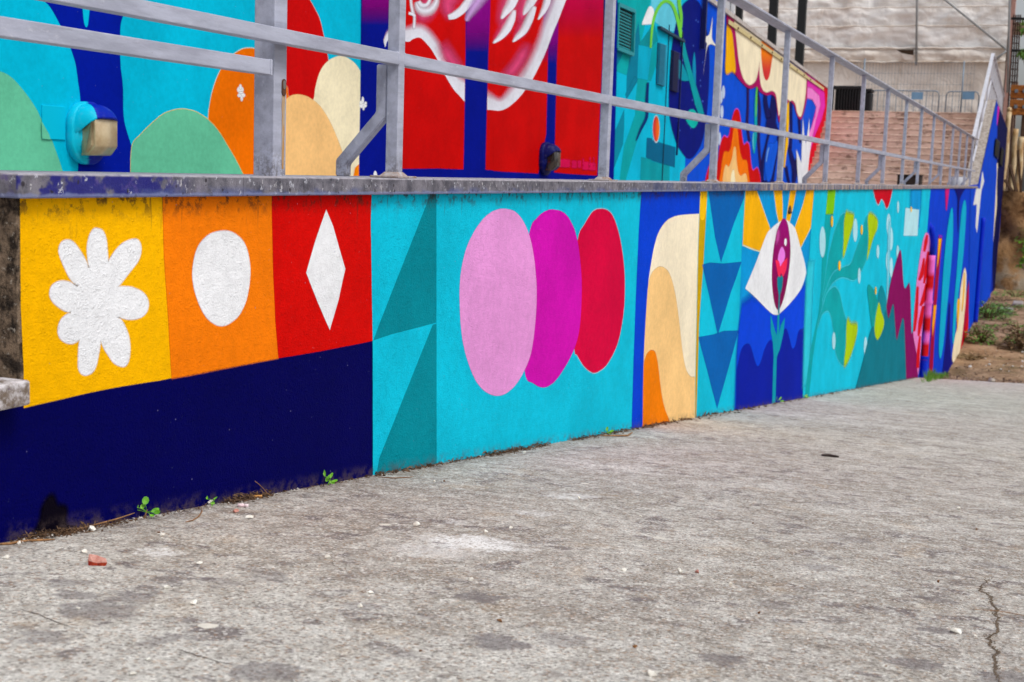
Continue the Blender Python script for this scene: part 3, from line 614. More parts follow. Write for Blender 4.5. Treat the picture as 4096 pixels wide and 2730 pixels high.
patch(L, 'painted_leaf', 'L4', [(293, 910), (320, 830), (350, 795), (375, 790), (400, 830), (420, 920), (440, 985), (470, 1020), (510, 1030), (500, 1110), (470, 1200), (430, 1270), (390, 1230), (370, 1150), (360, 1040), (345, 960), (325, 925), (290, 950), (262, 1030)], TEA2, .01, label='drooping teal leaf', line=(S(60, 196, 216), .006))
patch(L, 'painted_leaf', 'L4', [(440, 322, c), (490, 342, c), (478, 400), (455, 480), (425, 580), (428, 480), (430, 380)], LIM, .05)
patch(L, 'painted_leaf', 'L4', [(580, 345), (605, 336), (640, 386), (610, 470), (576, 590), (580, 540), (584, 450)], LIM, .05)
patch(L, 'painted_leaf', 'L4', [(448, 1000), (470, 1025), (510, 1033), (498, 1110), (465, 1210), (435, 1262), (432, 1240), (442, 1150)], LIM, .06)
patch(L, 'painted_drip', 'L4', [(606, 150, c), (737, 150, c), (715, 250), (695, 287), (680, 250), (663, 228), (645, 262), (628, 235)], S(196, 0, 30), .008, label='red drip', line=(S(150, 200, 220), .008))
patch(L, 'painted_square', 'L4', [(815, 288), (900, 300), (890, 458), (803, 458)], S(176, 222, 232), .012, smooth=False, label='pale blue square')
for e in ((292, 500, 18, 92), (498, 425, 14, 70), (363, 1120, 10, 50), (563, 1160, 10, 62), (708, 390, 13, 65), (722, 480, 13, 70), (640, 560, 8, 40), (523, 712, 8, 45), (767, 280, 6, 35), (703, 620, 12, 60), (724, 660, 10, 60), (710, 1225, 6, 33), (765, 565, 8, 42)):
    patch(L, 'painted_drop', 'L4', ell(*e), S(166, 220, 232), .012)
stroke(L, 'painted_band', 'L4', [(712, 350, 26), (706, 640, 22), (697, 900, 10)], S(120, 206, 226), (.8, .8), .15)
patch(L, 'painted_leaf', 'L4', [(575, 780), (600, 785), (625, 830), (640, 880), (675, 1010), (640, 1105), (605, 1040), (585, 900)], S(0, 152, 150), .012, label='small teal leaf')
patch(L, 'painted_leaf', 'L4', [(640, 860), (650, 795), (665, 778), (685, 830), (697, 910), (705, 1000), (650, 1010)], S(0, 134, 150), .012)
patch(L, 'painted_hill', 'L4', [(490, 1500, c), (500, 1420), (540, 1270), (590, 1070), (612, 1035), (640, 1095), (662, 1010), (690, 930), (735, 880), (760, 900), (800, 960), (822, 1100), (824, 1420, c)], S(0, 116, 134), .012, label='dark teal hill')
patch(L, 'painted_leaf', 'L4', [(645, 885), (660, 940), (678, 1015), (640, 1107), (620, 1060), (625, 980)], LIM, .02)
patch(L, 'painted_hill', 'L4', [(693, 905, c), (720, 750), (750, 640), (778, 553), (790, 600), (800, 750), (810, 793), (825, 775), (838, 760), (845, 830), (850, 1000), (853, 1075), (865, 1045), (877, 1030), (888, 1100), (892, 1400, c), (820, 1420, c), (808, 1050), (797, 975), (775, 1050), (758, 1110), (748, 1010), (738, 888), (720, 930), (706, 975)], S(130, 0, 88), .01, label='maroon mountain')
for e in ((350, 370, 7, 32), (397, 648, 7, 27), (537, 423, 6, 28), (626, 805, 5, 22), (849, 295, 4, 16)):
    patch(L, 'painted_flame', 'L4', ell(*e), S(246, 190, 40), .01)
patch(L, 'painted_cactus', 'L4', [(948, 445), (965, 480), (968, 600), (955, 760), (935, 900), (918, 1050), (908, 1200), (892, 1330), (884, 1200), (862, 1060), (875, 850), (890, 700), (910, 560), (930, 470)], S(226, 128, 196), .02, label='pink striped shape')
for st in ([(950, 455, 8), (942, 500, 16), (930, 560, 10)], [(958, 560, 12), (945, 660, 18), (930, 760, 8)], [(930, 600, 8), (915, 700, 18), (898, 740, 10)], [(945, 760, 10), (925, 860, 20), (905, 900, 8)], [(890, 780, 10), (880, 950, 16), (868, 1060, 10)], [(925, 900, 10), (908, 1000, 20), (895, 1090, 8)], [(905, 1090, 8), (895, 1180, 14), (890, 1290, 14)]):
    stroke(L, 'painted_stripe', 'L4', [(a_, b_, c_ * 1.6) for a_, b_, c_ in st], S(206, 8, 22), (.25, .25))
patch(L, 'painted_stripe', 'L5', [(235, 237), (267, 240), (255, 360), (238, 560), (215, 840), (198, 1100), (183, 1440), (151, 1440), (165, 1180), (187, 850), (210, 560)], S(158, 0, 56), .03, smooth=False, label='tall maroon stripe', line=(S(120, 40, 190), .03))
patch(L, 'painted_stripe', 'L5', [(235, 240), (264, 242), (250, 330), (232, 450), (222, 500)], S(244, 168, 0), .02, smooth=False)
patch(L, 'painted_stripe', 'L5', [(193, 840), (218, 835), (206, 950), (182, 1110), (180, 1000)], S(244, 160, 0), .02, smooth=False)
patch(L, 'painted_spindle', 'L4', [(1105, 290), (1112, 340), (1110, 500), (1095, 700), (1070, 950), (1050, 1150), (1032, 1228), (1024, 1150), (1035, 950), (1050, 700), (1070, 480), (1090, 340)], S(0, 172, 212), .03, label='first cyan spindle')
patch(L, 'painted_spindle', 'L4', [(1185, 240), (1195, 300), (1185, 480), (1170, 650), (1150, 800), (1130, 1000), (1120, 1130), (1110, 1100), (1118, 900), (1135, 700), (1150, 500), (1165, 320)], S(0, 172, 212), .03, label='second cyan spindle')
patch(L, 'painted_drip', 'L4', [(1116, 150, c), (1196, 150, c), (1160, 215), (1150, 300), (1145, 440), (1140, 300), (1140, 215)], S(4, 10, 110), .03, label='navy drip')
patch(L, 'painted_drip', 'L4', [(1063, 150, c), (1090, 150, c), (1080, 240), (1071, 300), (1066, 260)], S(200, 20, 120), .02, label='magenta drip')
patch(L, 'painted_wedge', 'L4', [(1088, 880), (1094, 900), (1092, 1100), (1100, 1230), (1122, 1245), (1084, 1345), (1042, 1345), (1068, 1130)], S(4, 10, 124), .03, smooth=False, label='navy wedge')
patch(L, 'painted_spindle', 'L4', [(1165, 760), (1185, 670), (1196, 720), (1190, 900), (1175, 1050), (1160, 1190), (1130, 1250), (1107, 1225), (1125, 1100), (1145, 1000), (1155, 850)], S(238, 224, 190), .04, label='cream spindle')
patch(L, 'painted_stripe', 'L4', [(1140, 870), (1155, 870), (1150, 960), (1140, 1060), (1138, 960)], S(244, 176, 20), .03)
stroke(L, 'painted_stripe', 'L4', [(1184, 690, 8), (1180, 800, 12), (1168, 940, 8)], S(244, 180, 30), (.5, .5), .1)
patch(L, 'painted_flame', 'L4', [(1250, 460), (1250, 560), (1248, 700), (1236, 900), (1218, 1050), (1188, 1160), (1158, 1190), (1175, 1050), (1195, 850), (1220, 700), (1234, 600)], S(176, 0, 62), .03, label='crimson flame')
patch(L, 'painted_flame', 'L4', [(1225, 880), (1238, 900), (1222, 1040), (1188, 1160), (1160, 1192), (1185, 1060), (1205, 960)], S(206, 0, 10), .05)
patch(L, 'painted_flame', 'L4', [(1245, 630), (1252, 690), (1237, 800), (1222, 870), (1228, 740)], S(240, 120, 10), .03, label='orange flame')
patch(L, 'painted_flame', 'L4', [(1240, 830), (1240, 960), (1224, 1020), (1230, 1100), (1202, 1112), (1212, 1020), (1228, 950)], S(226, 110, 196), .03)
# the flank beyond the end of the coping
patch(L, 'painted_panel', 'P', [(3880, 752), (3908, 752), (3985, 400), (3986, 420), (3985, 700), (3955, 1260), (3880, 1500), (3868, 1500)], S(0, 68, 206), .02, smooth=False, label='blue stair flank')
patch(L, 'painted_drip', 'L4', [(1258, 165), (1282, 170), (1296, 60), (1300, 70), (1308, 120), (1292, 170), (1288, 200), (1278, 300), (1264, 440), (1255, 400), (1262, 260), (1240, 265)], S(220, 224, 226), .03, smooth=False, label='white drip below the end of the coping')
WF = Wall(wall, MAT_LOWER, (X2, YW), BEND); WF.eps = .0006
patch(WF, 'painted_panel', 'P', [(3984.5, 401), (4030, 520), (3978, 1190), (3955, 1300), (3962, 900)], S(0, 42, 166), .02, smooth=False, label='far end of the blue flank')
patch(WF, 'painted_panel', 'S', [(462, 150), (577, 440), (520, 1200), (480, 1580), (420, 2500), (395, 2560), (385, 1900), (410, 1400), (440, 900), (450, 500)], S(2, 10, 72), .08, smooth=False, label='navy end of the flank')
patch(WF, 'painted_stripe', 'S', [(455, 150), (475, 175), (465, 260), (450, 370), (440, 360), (448, 250)], S(206, 30, 170), .04, label='magenta stripe')
patch(WF, 'painted_spindle', 'S', [(445, 870), (455, 880), (450, 960), (443, 1160), (442, 1400), (420, 1600), (390, 1900), (362, 1990), (355, 1800), (355, 1568), (370, 1400), (405, 1200), (430, 1000), (434, 900)], S(232, 220, 184), .05, label='long cream spindle')
for q in ([(408, 540), (458, 592), (434, 806), (390, 748)], [(482, 645), (518, 700), (494, 905), (462, 860)]):   # louvre vents in the flank
    VW = WL if q[0][0] < 450 else WF; qs = [VW.px(*fr('S', *p)) for p in q]; bm = newbm(); N = 9
    off = .045
    fl = [bm.verts.new(VW.w(t, off)) for t in qs]; bm.faces.new(fl)
    o = obj('flank_vent', bm, MAT_DARK, wall); bm = newbm()
    for k in range(N):
        t = (k + .5) / N
        a = Vector((*[qs[0][i] + (qs[3][i] - qs[0][i]) * t for i in (0, 1)], 0)); b = Vector((*[qs[1][i] + (qs[2][i] - qs[1][i]) * t for i in (0, 1)], 0))
        bar(bm, VW.w(a, off + .01), VW.w(b, off + .01), .02, .03)
    s_ = obj('slat', bm, MAT_BLACK, o)
# rusty bracket on the yellow ray
q = L.px(3152, 838); bm = newbm(); bmesh.ops.create_cone(bm, segments=4, radius1=.022, radius2=.004, depth=.06, cap_ends=True, matrix=Matrix.Translation(L.w(q, .012)) @ Matrix.Rotation(.5, 4, 'Y'))
obj('iron_stub', bm, MAT_IRON, wall)

# painted downpipes standing against the wall
def downpipe(name, label, px_pts, r, bands, elbow=True):
    root = None
    p = [Yp(u, v, YW - r - .012) for u, v in px_pts]
    top, bot = p[0], p[-1]; bot.z = earth_z(bot.x) - .05; bot.x = top.x; bot.y = top.y
    root = empty(name, bot, label, 'downpipe')
    H = top.z - bot.z
    bm = newbm(); n = 24; pts = [bot + Vector((0, 0, H * i / n)) for i in range(n + 1)]
    tube(bm, pts, r, 12); me = bpy.data.meshes.new('pipe'); bm.to_mesh(me); bm.free()
    ca = me.color_attributes.new('Col', 'FLOAT_COLOR', 'POINT')
    for i, v in enumerate(me.vertices):
        t = 1 - (v.co.z - bot.z) / H; col = [c for k, c in bands if t >= k - 1e-6][-1]; ca.data[i].color = (*col, 1)
    for q in me.polygons: q.use_smooth = True
    link_mesh('pipe', me, MAT_VCOL, root)
    if elbow:
        bm = newbm(); tube(bm, [top, top + Vector((0, .0, .25)), top + Vector((-.02, .03, .42)), top + Vector((-.05, .10, .5)), top + Vector((-.08, .2, .52))], r * .8, 12)
        me = bpy.data.meshes.new('elbow'); bm.to_mesh(me); bm.free(); ca = me.color_attributes.new('Col', 'FLOAT_COLOR', 'POINT')
        for d in ca.data: d.color = (*S(0, 40, 190), 1)
        for q in me.polygons: q.use_smooth = True
        link_mesh('elbow', me, MAT_VCOL, root)
    for t in (.18, .62):
        bm = newbm(); tube(bm, [bot + Vector((0, 0, H * t)), bot + Vector((0, 0, H * t + .05))], r * 1.2, 12); me = bpy.data.meshes.new('clamp'); bm.to_mesh(me); bm.free()
        ca = me.color_attributes.new('Col', 'FLOAT_COLOR', 'POINT'); tt = 1 - t; col = [c for k, c in bands if tt >= k][-1]
        for d in ca.data: d.color = (*col, 1)
        link_mesh('clamp', me, MAT_VCOL, root)
PK = S(220, 104, 196); RD = S(196, 6, 16); BL = S(0, 44, 196)
downpipe('downpipe', 'pink and red banded downpipe running down the mural wall', [(3728, 1022), (3690, 1498)], .055, [(0, PK), (.13, RD), (.26, PK), (.50, RD), (.61, PK), (.70, RD), (.80, BL)])
downpipe('downpipe', 'thin blue downpipe near the far end of the mural wall', [(3934, 872), (3918, 1240)], .055, [(0, BL)], False)

# ------------------------------------------------------------------ railing on the parapet
rail = empty('metal_railing', (3.65, .06, 0), 'grey painted square tube railing standing on the wall coping', 'railing')
PX0, PS = 3.6732, 2.0242
PXS = [PX0 + PS * n for n in range(15)]
post_me = None
for n, x in enumerate(PXS):
    o = box('post', (x - .0385, .040, .004), (x, .079, 1.0702), MAT_STEEL, rail, .0022, 2) if post_me is None else link_mesh('post', post_me, None, rail)
    if post_me is None: post_me = o.data
    else: o.location.x = x - PX0
base_me = None
for n, x in enumerate(PXS):
    if base_me is None:
        bm = newbm(); bx(bm, (x - .082, .012, .0005), (x + .042, .108, .0065), .001)
        vb = []
        for zz, g in ((.0066, .012), (.018, .0008)):
            vb.append([bm.verts.new((a, b, zz)) for a, b in ((x - .0385 - g, .040 - g), (x + g, .040 - g), (x + g, .079 + g), (x - .0385 - g, .079 + g))])
        for k in range(4): bm.faces.new((vb[0][k], vb[0][(k + 1) % 4], vb[1][(k + 1) % 4], vb[1][k]))
        o = obj('base_plate', bm, MAT_RUSTPLATE, rail); base_me = o.data
    else: o = link_mesh('base_plate', base_me, None, rail); o.location.x = x - PX0
for a, b in zip([.2] + PXS, PXS + [33.55]):
    lo = a if a > .3 else a; box('mid_rail', (lo + .0003, .0405, .3335), (b - .0388, .0775, .3700), MAT_STEEL, rail, .002, 2)
box('top_rail', (.4, .012, 1.0705), (33.55, .112, 1.0858), MAT_STEEL, rail, .004, 2)
weld_me = []
for n, x in enumerate(PXS):
    if not weld_me:
        for xx in (x - .0388, x + .0004):
            P4 = [Vector(p) for p in ((xx, .0408, .3338), (xx, .0408, .3697), (xx, .0775, .3697), (xx, .0775, .3338), (xx, .0408, .3338))]; Q = []
            for a_, b_ in zip(P4, P4[1:]): Q += [a_.lerp(b_, i / 7) for i in range(7)]
            bm = newbm(); rr = [.0026 + .0008 * mnoise.noise(Vector((i * .9, xx * 90, 3))) for i in range(len(Q) + 1)]; tube(bm, Q + [P4[-1]], .002, 6, rr)
            weld_me.append(obj('weld_bead', bm, MAT_STEEL, rail, True).data)
    else:
        for m_ in weld_me: o = link_mesh('weld_bead', m_, None, rail); o.location.x = x - PX0
brace_me = None
for n, x in enumerate(PXS):
    if n % 2: continue
    if brace_me is None:
        bm = newbm(); prof = [(.0985, .335), (.0985, .187), (.232, .042), (.232, .0)]; w = .0175
        def offp(pr, s):
            out = []
            for i, (y, z) in enumerate(pr):
                d0 = Vector((pr[i][0] - pr[i - 1][0], pr[i][1] - pr[i - 1][1])).normalized() if i else None
                d1 = Vector((pr[i + 1][0] - pr[i][0], pr[i + 1][1] - pr[i][1])).normalized() if i < len(pr) - 1 else None
                d = d1 if d0 is None else d0 if d1 is None else (d0 + d1).normalized()
                k = 1.0 if d0 is None or d1 is None else 1 / max(.5, d.dot(d1)); out.append((y - d.y * s * k, z + d.x * s * k))
            return out
        A = offp(prof, w); B = offp(prof, -w); x0 = x - .037; x1 = x - .0015
        rows = [[bm.verts.new((xx, y, z)) for (y, z) in P_] for xx, P_ in ((x0, A), (x1, A), (x1, B), (x0, B))]
        for k in range(4):
            for i in range(3): bm.faces.new((rows[k][i], rows[(k + 1) % 4][i], rows[(k + 1) % 4][i + 1], rows[k][i + 1]))
        bm.faces.new([r[0] for r in rows]); bm.faces.new([r[3] for r in rows][::-1]); bmesh.ops.recalc_face_normals(bm, faces=bm.faces)
        bmesh.ops.bevel(bm, geom=[e for e in bm.edges if e.calc_face_angle(0) > .3], offset=.003, segments=2, affect='EDGES')
        o = obj('brace', bm, MAT_STEEL, rail); brace_me = o.data
    else: o = link_mesh('brace', brace_me, None, rail); o.location.x = x - PX0
# thick gate post with lock plate, and the short handrail that ends on it
gp = empty('gate_post', (3.05, .115, -.39), 'thick grey square post with rusty lock plate behind the railing', 'post')
box('post_shaft', (3.022, .086, -.39), (3.083, .147, 1.9), MAT_STEEL, gp, .003, 2)
q = Yp(1136, 345, .0845); bm = newbm()
def stad(cx, cz, w, h, y, n=8):
    r = w / 2; P = []
    for k in range(n + 1): a = pi * k / n; P.append((cx + r * cos(a), y, cz + (h / 2 - r) + r * sin(a)))
    for k in range(n + 1): a = pi + pi * k / n; P.append((cx + r * cos(a), y, cz - (h / 2 - r) + r * sin(a)))
    return P
def plate(bm, P, d):
    a = [bm.verts.new(p) for p in P]; b = [bm.verts.new((p[0], p[1] + d, p[2])) for p in P]; bm.faces.new(a); n = len(P)
    for i in range(n): bm.faces.new((a[i], b[i], b[(i + 1) % n], a[(i + 1) % n]))
plate(bm, stad(q.x, q.z - .004, .019, .044, .0835), .003); lk = obj('lock_plate', bm, simple('rusty_lock', S(96, 60, 40), .8, .2, 90), gp)
bm = newbm(); plate(bm, stad(q.x, q.z + .003, .0115, .022, .0825), .002); obj('lock_cylinder', bm, simple('lock_metal', S(150, 146, 142), .35, .1, 60, metal=.6), lk)
bm = newbm()   # rust run below the lock, a stain with ragged edges
N = 26; zt = q.z - .024; VL = []
for i in range(N + 1):
    t = i / N; w = .0085 * (1 - .45 * t) * (1 + .4 * mnoise.noise(Vector((t * 9, 2, 0)))); VL.append((bm.verts.new((q.x - w, .0853, zt - t * .19)), bm.verts.new((q.x + w, .0853, zt - t * .19))))
for i in range(N): bm.faces.new((VL[i][0], VL[i][1], VL[i + 1][1], VL[i + 1][0]))
obj('rust_streak', bm, MAT_RUST, gp)
hr = empty('handrail', (2.9, .04, .268), 'short grey handrail ending with a cap in front of the thick post', 'handrail')
box('rail_tube', (-.6, .0285, .2495), (2.912, .0640, .2862), MAT_STEEL, hr, .002, 2)
box('end_cap', (2.9122, .0270, .2480), (2.9205, .0655, .2876), MAT_STEEL, hr, .002, 2)
# railing climbing the stair flank
sr = empty('stair_railing', (X1, .25, 0), 'pale grey railing climbing beside the stairs on the flank wall', 'railing')
YR = .25
R0, R1, R2 = Yp(3893, 556, YR), Yp(3972, 216, YR), Yp(4027, 392, YR); R2.y = YR + .55
R2 = R1 + Vector((20, .42, 0))
MAT_STEELW = simple('weathered_pale_steel', S(204, 206, 216), .4, .08, 6, .001, 40)
bm = newbm(); bar(bm, R0, R1, .09, .04); obj('top_rail', bm, MAT_STEELW, sr)
bm = newbm(); bar(bm, R1, R2, .09, .04); obj('top_rail', bm, MAT_STEEL, sr)
bm = newbm(); bar(bm, R0 + Vector((.6, 0, -.55)), R1 + Vector((.2, 0, -.72)), .04, .04); obj('mid_rail', bm, MAT_STEELW, sr)
bm = newbm(); bar(bm, R1 + Vector((0, 0, -.72)), R2 + Vector((0, 0, -.72)), .04, .04); obj('mid_rail', bm, MAT_STEEL, sr)
def flank_top(x): return Z1 + (Z2 - Z1) * max(0, min(1, (x - X1) / (X2 - X1)))
for k in range(5):
    t = k / 4; p = R0.lerp(R1, t); bm = newbm(); bar(bm, (p.x + .05, p.y, min(p.z - .3, flank_top(p.x) - .02)), (p.x + .05, p.y, p.z - .02), .045); obj('post', bm, MAT_STEELW, sr)
for k in range(1, 10):
    p = R1.lerp(R2, k / 10); bm = newbm(); bar(bm, (p.x, p.y, Z2 - .02), (p.x, p.y, p.z - .02), .045); obj('post', bm, MAT_STEELW, sr)

# ------------------------------------------------------------------ painted building, near part
YA = 2.8
FOLD = (13.86, YA)
ba = empty('painted_building', (8, YA, -.39), 'building wall behind the railing painted with hills, red panels and a white creature', 'building')
box('wall_body', (-6, YA, -4.5), (13.93, YA + .35, 6.5), simple('plain_plaster', S(150, 150, 160), .8), ba)
A = Wall(ba, MAT_UPPER, (5, YA), (13.9, YA))
patch(A, 'painted_panel', 'P', [(-3000, -900), (1446, -900), (1444, 100), (1442, 300), (1436, 600), (1434, 800), (-3000, 1100)], S(0, 182, 216), smooth=False, label='cyan sky panel')
patch(A, 'painted_trunk', 'U1', [(300, -160), (370, -10), (440, 75), (550, 280), (615, 440), (650, 560), (670, 700), (690, 870), (690, 1100), (672, 1400), (665, 1560, c), (1170, 1560, c), (1160, 1440), (1130, 1280), (1070, 1080), (1053, 950), (1050, 750), (1030, 570), (1025, 400), (1030, 220), (1055, 120), (1110, -60), (1150, -200)], S(0, 24, 150), .004, label='dark blue forked trunk')
patch(A, 'painted_gap', 'U1', [(640, -200), (860, -200), (790, -30), (765, 80), (752, 200), (738, 230), (722, 200), (708, 80), (690, -30)], S(0, 182, 216), .004)
patch(A, 'painted_hill', 'U1', [(-1200, 1500, c), (-700, 1000), (-300, 700), (-100, 610), (0, 615), (100, 670), (200, 780), (300, 920), (350, 1020), (420, 1150), (470, 1280), (520, 1420), (560, 1560, c)], GRN, label='left green hill')
patch(A, 'painted_arch', 'U1', [(1782, 1030, c), (1790, 930), (1820, 780), (1870, 640), (1940, 520), (2020, 455), (2090, 420), (2180, 420), (2300, 440), (2420, 560), (2480, 760), (2520, 1000), (2560, 1560, c), (2060, 1560, c)], S(234, 110, 0), label='orange arch', line=(S(200, 214, 200), .003))
patch(A, 'painted_hill', 'U1', [(1120, 1560, c), (1128, 1262), (1200, 1160), (1300, 1060), (1400, 980), (1500, 945), (1580, 940), (1680, 965), (1780, 1030), (1870, 1130), (1950, 1260), (2020, 1380), (2080, 1500), (2100, 1560, c)], GRN, label='right green hill', line=(S(220, 200, 120), .002))
for (x, y, rx, ry, t) in ((2055, 770, 26, 24, 0), (2056, 745, 9, 18, 0), (2062, 810, 22, 20, 0), (2075, 818, 20, 13, 0), (2066, 845, 9, 20, 0), (2045, 818, 14, 12, 0)):
    patch(A, 'painted_blossom', 'U1', ell(x, y, rx, ry), WHT, .006)
patch(A, 'painted_hill', 'U2', [(250, -200, c), (400, -120), (490, -20), (540, 60), (590, 160), (625, 300), (655, 450), (670, 600), (640, 900), (520, 900), (345, 830), (320, 740), (250, 700, c)], S(194, 6, 8), label='red hill', line=(S(230, 150, 130), .002))
patch(A, 'painted_hill', 'U2', [(540, 900), (548, 830), (560, 740), (600, 610), (660, 530), (730, 490), (790, 480), (850, 510), (900, 550), (940, 610, c), (940, 800, c), (936, 1220, c), (930, 1580, c), (780, 1580, c), (600, 1100)], S(236, 226, 192), label='cream hill')
patch(A, 'painted_hill', 'U2', [(250, 900, c), (320, 840), (370, 815), (430, 813), (500, 835), (560, 875), (620, 940), (690, 1060), (750, 1200), (790, 1310), (805, 1380), (815, 1580, c), (250, 1580, c)], S(240, 192, 126), label='peach hill')
patch(A, 'painted_patch', 'U2', [(870, 1580), (895, 1440), (936, 1400), (932, 1580)], S(244, 130, 0), smooth=False)
patch(A, 'painted_panel', 'P', [(1446, -900), (2480, -900), (2466, 300), (2452, 800), (1434, 800), (1436, 600), (1442, 300)], S(0, 16, 134), smooth=False, label='dark blue panel behind the red columns')
for (x, y, rx, ry) in ((962, 860, 9, 26), (975, 905, 20, 14), (950, 905, 14, 18), (968, 925, 7, 18), (985, 885, 10, 10), (946, 880, 10, 14), (1068, 1490, 12, 20), (1074, 1505, 10, 14)):
    patch(A, 'painted_blossom', 'U2', ell(x, y, rx, ry), WHT, .006)
PUR = S(134, 0, 132)
def fade_v(W, f, x0t, x1t, x0b, x1b, ys_, col, al):
    rows = [[(x0t + (x0b - x0t) * k / (len(ys_) - 1), y), (x1t + (x1b - x1t) * k / (len(ys_) - 1), y + 0)] for k, y in enumerate(ys_)]
    rails(W, 'painted_fade', f, rows, [col] * len(ys_), al, sub=2)
fade_v(A, 'U2', 957, 1240, 953, 1236, [-900, -20, 60, 150, 215], S(128, 0, 120), [1, .95, .7, .3, 0])
for q, lb in (([(1290, -900), (1851, -900), (1838, 500), (1830, 1000), (1822, 1448), (1600, 1440), (1285, 1442)], 'first red column'), ([(2058, -900), (2590, -900), (2545, 500), (2530, 1150), (2462, 1487), (2353, 1468), (2200, 1470), (2012, 1450), (2025, 900), (2040, 400)], 'second red column')):
    patch(A, 'painted_column', 'U2', q, ARED, .006, smooth=False, label=lb)
patch(A, 'painted_column', 'U3', [(-50, -900), (372, -900), (350, 550), (345, 800), (335, 1200), (325, 1485), (200, 1476), (0, 1466), (-60, 1460)], ARED, .006, smooth=False)
patch(A, 'painted_column', 'U3', [(498, -900), (895, -900), (872, 500), (850, 1000), (828, 1502), (700, 1495), (560, 1485), (460, 1475), (467, 1250), (480, 700), (490, 200)], ARED, .006, smooth=False, label='third red column')
fade_v(A, 'U3', 500, 893, 492, 880, [-900, -20, 120, 240, 330], S(196, 0, 70), [1, .85, .5, .2, 0])
fade_v(A, 'U5', 1062, 1384, 1048, 1352, [-1200, -20, 250, 430, 560, 700], PUR, [1, .95, .9, .7, .4, 0])
fade_v(A, 'U5', 2100, 2300, 2070, 2275, [-1200, -20, 350, 560, 680, 850], PUR, [1, .9, .95, .8, .4, 0])
WC = S(220, 222, 234); PC = S(224, 150, 190)
# white creature: crisp outer edge, inner edge sprayed soft
O = [(-40, 640), (30, 520), (258, 565), (330, 530), (400, 508), (450, 520), (520, 590), (590, 680), (660, 800), (770, 1020), (880, 1200), (960, 1290), (1030, 1372)]
I = [(-60, 560), (20, 440), (262, 420), (345, 400), (430, 400), (500, 440), (575, 520), (645, 620), (720, 740), (820, 920), (920, 1060), (985, 1110), (1032, 1140)]
I2 = [(-60, 520), (10, 380), (266, 330), (360, 290), (470, 300), (570, 370), (640, 450), (710, 550), (780, 680), (870, 830), (950, 950), (1000, 990), (1036, 1020)]
rails(A, 'painted_creature', 'U5', [O, I, I2], [WC, WC, PC], [1, .9, 0], label='white outline of the creature, left half')
O = [(1333, 1480), (1400, 1482), (1480, 1492), (1560, 1475), (1650, 1420), (1750, 1330), (1840, 1220), (1940, 1075), (2060, 840), (2130, 680), (2220, 440), (2300, 250), (2353, 110), (2420, -60), (2520, -300)]
I = [(1335, 1330), (1400, 1350), (1480, 1380), (1545, 1370), (1620, 1310), (1710, 1210), (1790, 1110), (1890, 970), (2000, 750), (2060, 600), (2130, 380), (2200, 200), (2250, 60), (2320, -100), (2400, -320)]
I2 = [(1337, 1180), (1400, 1230), (1480, 1290), (1530, 1270), (1590, 1180), (1660, 1070), (1740, 950), (1830, 810), (1930, 620), (1990, 480), (2050, 280), (2110, 100), (2170, -60), (2230, -220), (2300, -420)]
rails(A, 'painted_creature', 'U5', [O, I, I2], [WC, WC, PC], [1, .9, 0], label='white outline of the creature, right half')
for nm, st, so in (('painted_haze', [(1700, -160, 420), (1600, 120, 330), (1500, 360, 160)], (.98, .98)), ('painted_haze', [(1940, -160, 400), (1840, 120, 300), (1770, 330, 160)], (.98, .98)), ('painted_haze', [(1640, 200, 260), (1560, 400, 230), (1420, 560, 90)], (.98, .98)), ('painted_haze', [(1860, 250, 260), (1780, 430, 210), (1690, 550, 80)], (.98, .98)), ('painted_haze', [(900, -120, 420), (800, 60, 300), (860, 280, 180)], (.98, .98)), ('painted_haze', [(560, -60, 420), (500, 140, 380), (430, 320, 220)], (.98, .98)), ('painted_haze', [(700, 560, 260), (860, 830, 280), (1000, 980, 200)], (.98, .98)), ('painted_haze', [(1500, 1140, 260), (1740, 860, 240), (1900, 560, 220)], (.98, .98)), ('painted_claw', [(1690, -60, 170), (1640, 60, 160), (1580, 150, 120), (1515, 260, 30)], (.12, .98)), ('painted_claw', [(1700, 130, 40), (1655, 250, 120), (1590, 380, 140), (1510, 490, 100), (1404, 585, 26)], (.12, .95)),
                   ('painted_claw', [(1960, -60, 150), (1890, 60, 140), (1840, 150, 80), (1815, 210, 14)], (.12, .98)), ('painted_claw', [(1975, 80, 50), (1925, 170, 115), (1880, 280, 130), (1815, 410, 120), (1740, 490, 90), (1668, 572, 20)], (.12, .95)),
                   ('painted_claw', [(2150, -80, 110), (2125, 40, 115), (2080, 150, 90), (2010, 272, 16)], (.12, .95)), ('painted_swirl', [(1160, -120, 150), (1080, 20, 140), (990, 130, 120), (890, 205, 110), (800, 235, 70)], (.1, .55)),
                   ('painted_swirl', [(1290, -100, 240), (1180, 60, 200), (1090, 200, 130), (1050, 290, 60)], (.9, .9))):
    stroke(A, nm, 'U5', st, WC if so[0] < .5 else (S(216, 70, 120) if nm == 'painted_haze' else S(190, 150, 210)), so, .32 if nm == 'painted_haze' else 0.06)
for st, so in (([(385, 20, 80), (410, 110, 150), (480, 150, 190), (570, 130, 170), (640, 40, 120), (660, -80, 60)], (.95, .95)), ([(300, -60, 50), (310, 60, 55), (330, 160, 60), (352, 240, 50), (345, 400, 60)], (.95, .7)), ([(270, 180, 40), (330, 195, 50), (362, 230, 30)], (.4, .4))):
    stroke(A, 'painted_swirl', 'U5', st, WC, so, .05)
stroke(A, 'painted_swirl', 'U5', [(400, 20, 70), (450, 80, 90), (520, 70, 70), (560, 0, 60), (570, -90, 60)], WC, (.5, .9), .05)
